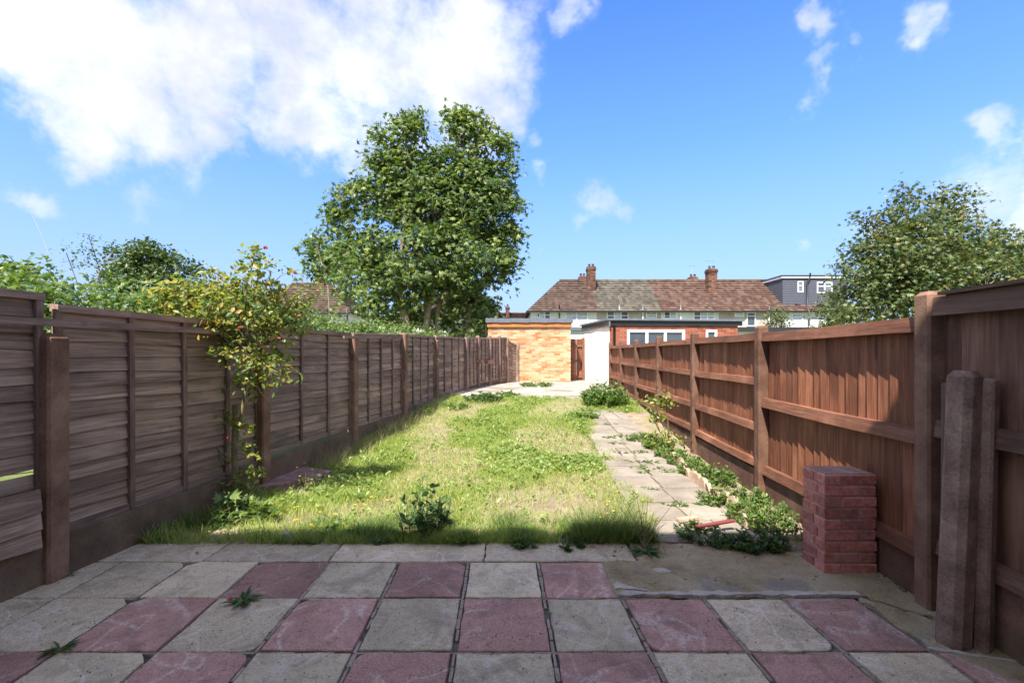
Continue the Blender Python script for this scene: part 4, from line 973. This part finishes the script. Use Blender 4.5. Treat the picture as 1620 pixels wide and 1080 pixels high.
(V, Fa), cs = blob_leaves(blobs, .052, LEAF, 13, 34, (.2,1.1), .055, .1, .8)
for q in cs[::3]: 
    q = Vector(q); c = min([Vector(b[0]) for b in blobs], key=lambda b: (b-q).length); g.tube([c, c.lerp(q,.5)+Vector((0,0,.02)), q], [.004,.003,.0015], 4)
bare = [(P(352,760,YRB),P(338,700,YRB)),(P(360,730,YRB),P(330,660,YRB))]
for a, b in bare: bough(g, a, b, .008, .003, .1, 5, 5)
obj('stems', g.mesh(True), STEM, ro); obj('crown', npmesh(V, Fa), LEAF_R, ro)
low = [B(385,770,26,YRB-.05),B(350,770,20,YRB),B(400,745,20,YRB),B(340,720,14,YRB),B(395,710,16,YRB),B(385,680,16,YRB),B(365,650,14,YRB)]
(V, Fa), _ = blob_leaves(low, .05, LEAF, 10, 36, (.2,1.1), .045, .1, .8); obj('low_foliage', npmesh(V, Fa), LEAF_R, ro)
for px, py in ((420,392),(294,470),(374,491),(380,518),(473,500),(442,535),(466,432),(362,692)): rose_head(ro, P(px, py, YRB-.25), .02 if py > 440 else .026)
# ------------------------------------------------------------------ lawn grass
def grass(name, n, fx, h, wd, m, dens, lean=.35, seg=BL3, hmod=None):
    pts = []
    while sum(map(len, pts)) < n:
        y = 3.5+(rng.random(n*2)**1.35)*8.4; u = rng.random(n*2); x = XL(y)+.06+(fx(y)-XL(y)-.06)*u
        k = rng.random(n*2) < dens(x, y)*(1-((x < -2.02) & (y > 4.66) & (y < 5.6))); pts.append(np.stack([x[k], y[k]], 1))
    q = np.concatenate(pts)[:n]; x, y = q[:,0], q[:,1]
    z = zg(y)-.015; N = len(x); hh = h*rng.uniform(.45,1.25,N)*(hmod(x,y) if hmod else 1)
    a = rng.uniform(0,6.283,N); ca, sa = np.cos(a), np.sin(a); wv = wd*rng.uniform(.7,1.3,N)
    ln = lean*rng.normal(1,.6,N)
    M = np.zeros((N,3,3)); M[:,0,0] = ca*wv; M[:,1,0] = sa*wv; M[:,0,1] = -sa*hh*ln*2; M[:,1,1] = ca*hh*ln*2; M[:,2,2] = hh
    tl = rng.normal(0,.38,(N,2)); M[:,0,2] = tl[:,0]*hh; M[:,1,2] = tl[:,1]*hh
    V, Fa = scatter(*seg, M, np.stack([x,y,z],1)); return tag(obj(name, npmesh(V, Fa), m), kind='stuff')
def lawn_edge(y): return np.minimum(1.04+.055*(y-3.5), 1.32)+.05+.07*np.sin(y*3.1)+.06*np.sin(y*11.3+1)+.05+np.where(y > 9.4, 1.4, 0.)
def bare(x, y):     # thin, trodden patches
    b = sstep(.0,.8, fbm(x, y, 1.6)+.25)
    b = b*(1-.97*np.exp(-((x-.5)/.85)**2-((y-4.3)/.45)**2))*(1-.85*np.exp(-((x+.9)/.5)**2-((y-4.35)/.3)**2))*(1-.6*np.exp(-((x-.6)/.5)**2-((y-5.2)/.35)**2))
    return np.clip(.10+.90*b, .0, 1)*(1-.9*np.exp(-((x-.5)/.85)**2-((y-4.3)/.45)**2))+.02
tag(grass('lawn_grass', 170000, lawn_edge, .078, .0055, GRASS, lambda x,y: bare(x,y)*(.3+.7*sstep(3.7,4.4,y)), .5, BL2, lambda x,y: .75+.6*sstep(-.3,1,fbm(x,y,1.1))+.8*sstep(.9,.0,x-XL(y)-.0)), 'short sunlit yellow-green grass covering the lawn', 'grass')
tag(grass('dead_grass', 45000, lawn_edge, .04, .003, STRAW, lambda x,y: .4+.6*(1-bare(x,y)), 1.3, BL2), 'dry straw-coloured grass litter on the lawn', 'grass')
tag(grass('tall_grass', 14000, lawn_edge, .16, .0055, GRASSD, lambda x,y: sstep(4.05,3.62,y)*sstep(-2.2,-1.7,x)*(.04+.96*sstep(-.15,.7,fbm(x,y,7.)+.5*fbm(x,y*0+1,2.)))+.25*sstep(.35,.1,x-XL(y)), .5, BL3, lambda x,y: .45+.75*sstep(-.2,.9,fbm(x,y,4.))+.7*np.exp(-((x-.85)/.28)**2)), 'long green grass along the patio edge and left fence foot', 'grass')
tag(grass('edge_grass', 9000, lawn_edge, .10, .0040, GRASS, lambda x,y: sstep(4.2,3.6,y)*sstep(-2.3,-1.9,x)*sstep(-.4,.5,fbm(x,y,5.)), .7, BL3), 'lighter grass mixed into the long grass at the patio edge', 'grass')
tag(grass('seed_grass', 2600, lawn_edge, .24, .003, STRAW, lambda x,y: .5*sstep(.55,.1,x-XL(y))*sstep(4.5,5.2,y)+.25*sstep(4.2,3.7,y)*(x > .5), .25, BL3), 'tall pale seeding grass stems by the left fence', 'grass')
# lawn weeds: low broad leaves
n = 7500; y = 3.9+(rng.random(n)**1.2)*7.6; x = XL(y)+.2+(lawn_edge(y)-XL(y)-.3)*rng.random(n)**.75
k = rng.random(n) < np.clip(fbm(x, y, 2.4)*.5+.5+.3*(x > .2)*(y > 5), .15, 1)*bare(x, y); x, y = x[k], y[k]
per = 7; T = np.stack([np.repeat(x,per), np.repeat(y,per), np.repeat(zg(y),per)], 1); a = rng.uniform(0,6.283,len(T)); rr = rng.uniform(.02,.055,len(T))
T += np.stack([np.cos(a)*rr, np.sin(a)*rr, rng.uniform(.012,.085,len(T))], 1)
nr = np.stack([-np.cos(a)*.6, -np.sin(a)*.6, np.full(len(a),1.)], 1)+rng.normal(0,.35,(len(a),3)); up = np.stack([np.cos(a), np.sin(a), np.full(len(a), .5)], 1)
V, Fa = scatter(*LEAF, frames(nr, rng.uniform(.018,.06,len(a)), up=up), T)
LW = leaf_mat('lawn_weed_leaf', [(.12,.19,.04), (.22,.29,.07), (.33,.37,.13)], .35)
tag(obj('lawn_weeds', npmesh(V, Fa), LW), 'low broad-leaved weeds mixed through the lawn', 'weeds', kind='stuff')

def weed(label, cx, cy, r, h, n, size, m, tmpl=LEAF, name='weed_clump', cat='weed', group=None, z=None, sy=1., stems=True):
    z = float(zg(cy)) if z is None else z; t = thing(name, label, cat, (cx, cy, z), group); g = Geo()
    ns = max(5, n//9); P_ = []; O = []
    for s in range(ns):
        a = random.uniform(0, 6.283); q = random.random()**.5; bx, by = cx+math.cos(a)*r*q*.8, cy+math.sin(a)*r*q*.8*sy
        hh = h*(1-.55*q)*random.uniform(.55,1.1); ex_, ey_ = bx+math.cos(a)*r*.25, by+math.sin(a)*r*.25
        if stems: g.tube([(bx,by,z-.02),((bx+ex_)/2,(by+ey_)/2,z+hh*.55),(ex_,ey_,z+hh)], [.0035,.003,.0015], 4)
        for k in range(n//ns):
            t_ = random.uniform(.15,1); aa = random.uniform(0,6.283); 
            P_.append((bx+(ex_-bx)*t_+math.cos(aa)*size*.5, by+(ey_-by)*t_+math.sin(aa)*size*.5, z+hh*t_)); O.append((math.cos(aa), math.sin(aa), .35))
    T = np.array(P_); up = np.array(O); nr = np.stack([-up[:,0]*.6, -up[:,1]*.6, np.full(len(T),1.)],1)+rng.normal(0,.4,(len(T),3))
    V, Fa = scatter(*tmpl, frames(nr, size*rng.uniform(.55,1.3,len(T)), up=up), T)
    obj('foliage', npmesh(V, Fa), m, t)
    if g.v: obj('stems', g.mesh(True), STEM, t)
    return t
def rosette(label, cx, cy, r, n, m, z=0., group=None, flat=.14, name='weed_rosette'):
    t = thing(name, label, 'weed', (cx, cy, z), group); parts = []
    T = np.tile(np.array([[cx,cy,z+.006]]), (n,1)); a = rng.uniform(0,6.283,n); el = rng.uniform(.05, flat*2, n)
    up = np.stack([np.cos(a)*np.cos(el), np.sin(a)*np.cos(el), np.sin(el)],1); L_ = r*rng.uniform(.55,1.05,n)
    nr = np.stack([-np.cos(a)*np.sin(el), -np.sin(a)*np.sin(el), np.cos(el)],1)+rng.normal(0,.15,(n,3))
    Mx = frames(nr, np.ones(n), up=up); Mx[:,:,0] *= (L_*.30)[:,None]; Mx[:,:,1] *= L_[:,None]; Mx[:,:,2] *= (L_*.5)[:,None]
    V, Fa = scatter(*LEAF, Mx, T+up*L_[:,None]*.5); obj('leaves', npmesh(V, Fa), m, t); return t
def gp(px, py): Y = EYE*F/(py-560); return (px-810)/F*Y, Y
def gpr(px, py):
    Y = EYE*F/(py-560)
    for _ in range(12): Y = (EYE-float(zg(Y)))*F/(py-560)
    return (px-810)/F*Y, Y
weed('bushy dark-leaved weed standing in the lawn near the patio edge', *gp(672,845), .20, .50, 300, .065, WEEDD)
weed('dark mint-like weeds sprawling beside the brick pier', 1.74, 3.42,   .22, .15, 700, .04, WEEDD, sy=.6)
weed('small dark weeds growing against the left face of the brick pier', 1.88, 3.46, .13, .20, 380, .04, WEEDD)
weed('dark low weeds at the left end of the patch by the brick pier', 1.45, 3.60, .19, .12, 480, .038, WEEDD, sy=1.4)
weed('bright green weeds behind the brick pier', 2.06, 3.95, .27, .24, 800, .042, WEED)
weed('weeds hugging the gravel board behind the brick pier', 2.25, 3.55, .14, .26, 220, .04, WEEDD)
weed('light green weeds in the bed beside the lath', 1.95, 4.45, .2, .18, 560, .04, WEED)
for k, (px, py, r, h) in enumerate(((1135,765,.16,.2),(1185,800,.14,.18),(1085,735,.2,.13),(1060,722,.2,.12),(1040,708,.2,.13),(1018,697,.22,.12),(1100,750,.18,.14),(1240,795,.1,.2))):
    weed(['yellow-green weed in the bed halfway to the first fence post','low weed by the foot of the second fence post','weed mat behind the scalloped edging','weed mat past the end of the scalloped edging','weed mat beside the path middle','weed mat at the path edge near the climbing plant','low weed behind the edging tiles','thin weed left of the brick pier by the fence'][k], *gpr(px,py), r*1.15, h*1.25, 620, .042, WEED, group='weeds along the right bed')
weed('large round nettle clump at the far right end of the lawn', *gpr(958,641), .50, .60, 2000, .08, WEED, name='nettle_clump')
weed('low nettles spreading left of the large far clump', *gpr(925,660), .30, .14, 380, .07, WEED, name='nettle_clump')
weed('dark leafy weeds at the foot of the left fence near its far end', *gpr(765,634), .42, .24, 700, .08, WEEDD)
weed('leafy weeds at the far left corner of the lawn', *gpr(800,628), .32, .18, 400, .08, WEED)
weed('weed clump at the corner of the concrete yard by the last fence panel', *gpr(805,606), .25, .22, 260, .07, WEED, z=.40)
weed('weed tuft growing on the concrete yard', *gpr(848,614), .55, .18, 800, .06, WEED, z=.40)
weed('weed tuft in front of the back gate', *gpr(908,602), .35, .22, 320, .07, WEED, z=.40)
weed('pale weed growing against the left fence beyond the third post', *gpr(665,655), .25, .24, 260, .06, WEED)
weed('weed growing against the left fence past the second post', *gpr(720,645), .3, .2, 300, .06, WEED)
weed('big round-leaved plant at the foot of the rose bush', *gp(385,825), .20, .28, 130, .12, LEAF_I, MAPLE, name='mallow_plant', cat='plant')
weed('small round-leaved plant left of the rose bush foot', *gp(345,832), .15, .13, 90, .07, WEEDD, MAPLE, name='mallow_plant', cat='plant')
weed('leafy yellow-flowered plant on the lawn edge near the patio', *gp(515,838), .16, .12, 130, .07, WEED, MAPLE, name='leafy_weed')
weed('little plant growing by the red slab at the left fence', *gp(490,772), .12, .24, 70, .04, WEEDD, name='leafy_weed')
# climbing plant on the right fence
cp_ = thing('climbing_plant', 'thin climber with pale leaves rising against the right fence', 'plant', (*gpr(1058,700), .02)); g = Geo(); Yc = 6.9
bl = [B(1048,690,22,Yc-.1),B(1068,700,18,Yc-.3),B(1045,660,14,Yc),B(1052,640,12,Yc),B(1030,632,9,Yc),B(1046,625,6,Yc),B(1035,655,10,Yc)]
for c, r in bl: bough(g, (*gpr(1058,705),.0), c, .008, .003, .1, 5, 5)
(V, Fa), _ = blob_leaves(bl, .06, LEAF, 10, 26, (.2,1.1), .06, .1, .8); obj('crown', npmesh(V, Fa), LEAF_R, cp_); obj('stems', g.mesh(True), STEM, cp_)
# weeds in the path joints
JW = ['left of the dip where the path narrows','on the right side level with the nettle clump side','on the left below the first cross joint past the edging','at the right edge below the first cross joint past the edging','on the left where two joints meet past the edging','in the centre joint beside the far edging tiles','at the right edge beside the farthest edging tiles','on the far left under the broad far slabs','at the far left corner of the path','in the centre joint beside the middle edging tiles','in the right half beside the nearer edging tiles','right at the foot of the nearest edging tiles','at the far end of the path by the lawn','in the far centre joint','on the right half past the middle edging tiles']
for k_, (px, py) in enumerate(((985,717),(1010,716),(1000,731),(1030,732),(1012,741),(1025,748),(1050,744),(985,690),(965,693),(1030,775),(1070,800),(1115,798),(965,672),(975,702),(1060,748))):
    x, y = gpr(px, py)
    weed('low green joint weed '+JW[k_], x, y, .14, .045, 110, .03, WEED, name='joint_weed', group='low weeds in the path joints', sy=.3, stems=False)
# hawkbits with yellow heads ------------------------------------------
def hawkbit(cx, cy, n, h, r, label, group=None, z=None, lean=.3):
    z = float(zg(cy)) if z is None else z; t = thing('hawkbit_plant', label, 'flower', (cx,cy,z), group); g = Geo(); hp = []
    for k in range(n):
        a = random.uniform(0,6.283); l = random.uniform(.1,1)*r; hh = h*random.uniform(.5,1.05); e = (cx+math.cos(a)*l, cy+math.sin(a)*l, z+hh)
        m_ = (cx+math.cos(a)*l*.45, cy+math.sin(a)*l*.45, z+hh*.55); g.tube([(cx,cy,z),m_,e], [.0022,.0018,.0013], 4); hp.append(e)
    obj('stems', g.mesh(True), STEM, t)
    for i, e in enumerate(hp):
        if i % 3 == 2: continue
        nn = 12; a = rng.uniform(0,6.283,nn); up = np.stack([np.cos(a),np.sin(a),np.full(nn,.25)],1); nr = np.stack([-np.cos(a)*.2,-np.sin(a)*.2,np.ones(nn)],1)
        V, Fa = scatter(*SIMPLE, frames(nr, np.full(nn,.016), up=up), np.array(e)+up*.007); obj('flower_head', npmesh(V, Fa), YELP, t)
    return t
rosette('dark-leaved rosette with tall wiry flower stalks at the patio edge', *gp(1022,873), .14, 26, WEEDD)
hawkbit(*gp(1020,868), 13, .42, .26, 'tall wiry yellow hawkbit at the patio edge right of the lawn', z=.0)
hawkbit(*gp(960,850), 8, .26, .16, 'short yellow hawkbit in the long grass left of the tall one')
hawkbit(*gp(1085,850), 3, .2, .12, 'little yellow hawkbit on the path')
hawkbit(*gp(485,775), 5, .28, .1, 'yellow-headed stalks by the left fence and the red slab')
for k, (px, py) in enumerate(((465,840),(490,848),(530,835),(560,812),(590,800),(505,820),(575,818),(545,850),(645,770),(700,760),(780,730),(640,735),(855,720),(905,700),(840,680),(800,690),(880,760),(935,770),(610,805),(470,822))):
    hawkbit(*gpr(px,py), 2, .11, .05, 'short yellow flower in the lawn grass', 'small yellow flowers in the lawn')
PG = 'small weeds growing between the patio slabs'
rosette('rosette weed in the patio joint with a fallen pink petal beside it', *gp(385,950), .12, 26, WEEDD)
rosette('dark rosette weed in the patio joint near the bottom left corner', *gp(95,1028), .09, 20, WEEDD)
rosette('tiny weed in a patio joint between pink and grey slab', *gp(866,972), .035, 14, WEEDD)
rosette('sparse flat weed against the left gravel board', *gp(108,910), .07, 9, WEEDD)
def petal(px, py, s, label):
    x, y = gp(px, py); n = 5; d = rng.normal(size=(n,3))*.4+[0,0,1]
    V, Fa = scatter(*LEAF, frames(d, np.full(n, s)), np.array([x,y,.01])+rng.normal(0,s*.3,(n,3))*[1,1,.3]); tag(obj('rose_petal', npmesh(V, Fa), REDP, origin=(x,y,0)), label, 'petal', 'fallen rose petals')
petal(363,949,.028,'crumpled pink petals on the rosette weed in the patio joint'); petal(311,876,.022,'pink petal on the grey slab near the left fence'); petal(938,866,.02,'red petal at the long grass on the patio edge')
# wispy tuft by the left gravel board
t_ = thing('grass_tuft', 'wispy dry grass tuft at the foot of the left fence before the rose', 'grass', (*gp(300,832), 0)); N = 160; q = rng.normal(0,.11,(N,2)); hh = rng.uniform(.08,.22,N); M_ = np.zeros((N,3,3)); a = rng.uniform(0,6.283,N)
M_[:,0,0] = np.cos(a)*.003; M_[:,1,0] = np.sin(a)*.003; M_[:,0,1] = -np.sin(a)*hh; M_[:,1,1] = np.cos(a)*hh; M_[:,2,2] = hh
cx, cy = gp(305,832); V, Fa = scatter(*BL3, M_, np.stack([cx+q[:,0], cy+q[:,1]*.8, np.zeros(N)],1)); tag(obj('blades', npmesh(V, Fa), GRASSD, t_), kind='stuff')

# ------------------------------------------------------------------ small things
# scalloped edging
TERR = rough_mat('terracotta_concrete', [(.3,.19,.12), (.42,.29,.2), (.52,.40,.3)], 8, 60, .9, .6)
g = Geo(); w_ = .15
prof = [(-w_/2,0)]+[(w_/2*math.cos(math.pi-math.pi*i/8)*.96, .07+.055*math.sin(math.pi*i/8)) for i in range(9)]+[(w_/2,0)]
V = [(x,-.02,z) for x, z in prof]+[(x,.02,z) for x, z in prof]; n = len(prof)
g.add(V, [tuple(range(n)), tuple(reversed(range(n,2*n)))]+[(i,(i+1)%n+0,(i+1)%n+n,i+n) for i in range(n)])
sm = g.mesh(); sm.materials.append(TERR)
ed = thing('scalloped_edging', 'row of pinkish scalloped edging tiles between the path and the bed', 'edging', (1.98, 5.1, 0))
for k in range(15):
    y = 3.95+.162*k; x = 1.93+.035*math.sin(k*.6)+(.012*k)
    inst('edging_tile', sm, ed, (x, y, random.uniform(-.03,.0)), (random.gauss(0,.12), random.gauss(0,.05), R(88)+random.gauss(0,.1)))
REDW = wood('maroon_lath_paint', [(.10,.02,.018), (.19,.04,.035), (.26,.08,.065)], 'X')
a = gp(1132,843); b = gp(1208,838)
me = Geo().box(-.16,.16,-.02,.02,-.006,.006).mesh(); me.materials.append(REDW)
tag(inst('painted_lath', me, None, (1.575, 3.68, .085), (.1,-.12,.12)), 'maroon painted lath lying on the weeds beside the pier', 'lath')
me = Geo().box(-.09,.09,-.03,.03,0,.02).mesh(); me.materials.append(TERR)
tag(inst('tile_fragment', me, None, (1.46, 3.95, .02), (0,-.05,.25)), 'reddish flat tile fragment left of the maroon lath', 'tile')
me = Geo().prism(rough_poly([(-.10,-.05),(.08,-.06),(.1,.05),(-.06,.07)], 3, .008), 0, .05, .006).mesh(); me.materials.append(TERR)
tag(inst('brick_fragment', me, None, (1.83, 3.50, .03), (0,.1,.4)), 'pinkish broken brick poking from the weeds by the pier', 'brick')
REDS = rough_mat('flaking_red_slab', [(.17,.08,.065), (.28,.16,.13), (.42,.33,.3)], 7, 50, .9, .6)
me = Geo().prism(rough_poly([(-2.57,4.72),(-2.1,5.05),(-2.06,5.42),(-2.5,5.62),(-2.58,5.2)], 7, .008), -.03, .075, .006).mesh()
tag(obj('red_slab', me, REDS, origin=(-2.35,5.2,0)), 'flaking red paving slab lying against the foot of the left fence', 'slab')
me = Geo().prism(rough_poly([(-.035,-.03),(.03,-.035),(.035,.03),(-.02,.035)], 3, .005), 0, .045, .008).mesh(); me.materials.append(PALEM)
tag(inst('stone', me, None, (*gp(452,850), .0), (0,0,.3)), 'small pale stone on the patio edge by the grass', 'stone')
# leaf litter at patio edge
N = 420; x = rng.uniform(-2.4,2.4,N); y = 3.56+rng.normal(0,.05,N)+.0; y = np.where(x > .9, y-.02, y)
V, Fa = scatter(*SIMPLE, frames(rng.normal(0,.5,(N,3))+[0,0,1], rng.uniform(.01,.028,N)), np.stack([x,y,np.full(N,.012)],1))
LIT = leaf_mat('dry_leaf', [(.16,.08,.04), (.28,.17,.09), (.42,.32,.2)], .2)
tag(obj('leaf_litter', npmesh(V, Fa), LIT), 'dry brown leaf litter along the patio edge', 'litter', kind='stuff')
# crumbs and grit on the patio joints and bed
N = 2600; x = rng.uniform(-3,2.4,N); y = rng.uniform(1.9,3.5,N); x[1800:] = 1.95+rng.random(800)*.45; y[1800:] = 3.6+rng.random(800)*4
V, Fa = scatter([(0,0,.5),(.5,0,0),(-.3,.4,0),(-.3,-.4,0)], [(0,1,2),(0,2,3),(0,3,1)], frames(np.tile([[0,0,1.]],(N,1))+rng.normal(0,.2,(N,3)), rng.uniform(.003,.011,N)), np.stack([x,y,np.full(N,.002)+np.where(y > 3.6, zg(y)+.0, 0)],1))
tag(obj('grit', npmesh(V, Fa), MORTAR), 'loose grit scattered on the patio and bed', 'grit', kind='stuff')

# moss and crumbs in the patio joints, rubble on the screed
N = 1500; jj = rng.integers(1, 5, N); x = rng.uniform(-3, 2, N); y = np.array(rowY)[jj]+rng.normal(0,.007,N)
v = rng.random(N) < .45; y[v] = rng.uniform(1.8,3.2,v.sum()); ii = rng.integers(-5, 4, N)
x[v] = np.array([jx(int(i), float(b)) for i, b in zip(ii[v], y[v])])+rng.normal(0,.007,v.sum())
kk = fbm(x, y, 3.) > .1; x, y = x[kk], y[kk]; N = len(x)
V, Fa = scatter(*SIMPLE, frames(rng.normal(0,.6,(N,3))+[0,0,1], rng.uniform(.005,.014,N)), np.stack([x,y,np.full(N,.0)],1))
MOSS = leaf_mat('joint_moss', [(.05,.06,.02),(.09,.11,.03),(.16,.13,.06)], .1)
tag(obj('moss', npmesh(V, Fa), MOSS), 'dull green moss crumbs in the patio joints', 'moss', kind='stuff')
def rubble(n, x0, x1, y0, y1, s0, s1, label, m):
    x = rng.uniform(x0,x1,n); y = rng.uniform(y0,y1,n); oc = [(1,0,0),(0,1,0),(-1,0,0),(0,-1,0),(0,0,.7),(0,0,-.5)]
    V, Fa = scatter(oc, [(0,1,4),(1,2,4),(2,3,4),(3,0,4),(1,0,5),(2,1,5),(3,2,5),(0,3,5)], frames(rng.normal(0,.3,(n,3))+[0,0,1], s0+(s1-s0)*rng.random(n)**3), np.stack([x,y,np.full(n,.008)],1))
    tag(obj('rubble', npmesh(V, Fa), m), label, 'rubble', kind='stuff')
rubble(260, .7, 2.45, 2.78, 3.5, .002, .014, 'small stones and crumbs on the stained concrete before the brick pier', SCREED)
rubble(90, 2.3, 2.42, 2.7, 3.4, .004, .022, 'crumbled mortar between the pier and the right fence', MORTAR)
for k, (px, py, r_, h) in enumerate(((600,855,.10,.09),(735,858,.09,.08),(830,862,.10,.07),(560,850,.08,.12),(905,866,.09,.09))):
    weed(['low leafy weed at the patio edge left of the bushy weed','low leafy weed at the patio edge right of the bushy weed','low broad weed at the patio edge below the bare patch','slightly taller leafy weed at the patio edge by the yellow flowers','dark leafy weed at the patio edge left of the tallest grass'][k], *gp(px,py), r_, h, 90, .045, (WEEDD, WEED)[k % 2], z=.0)
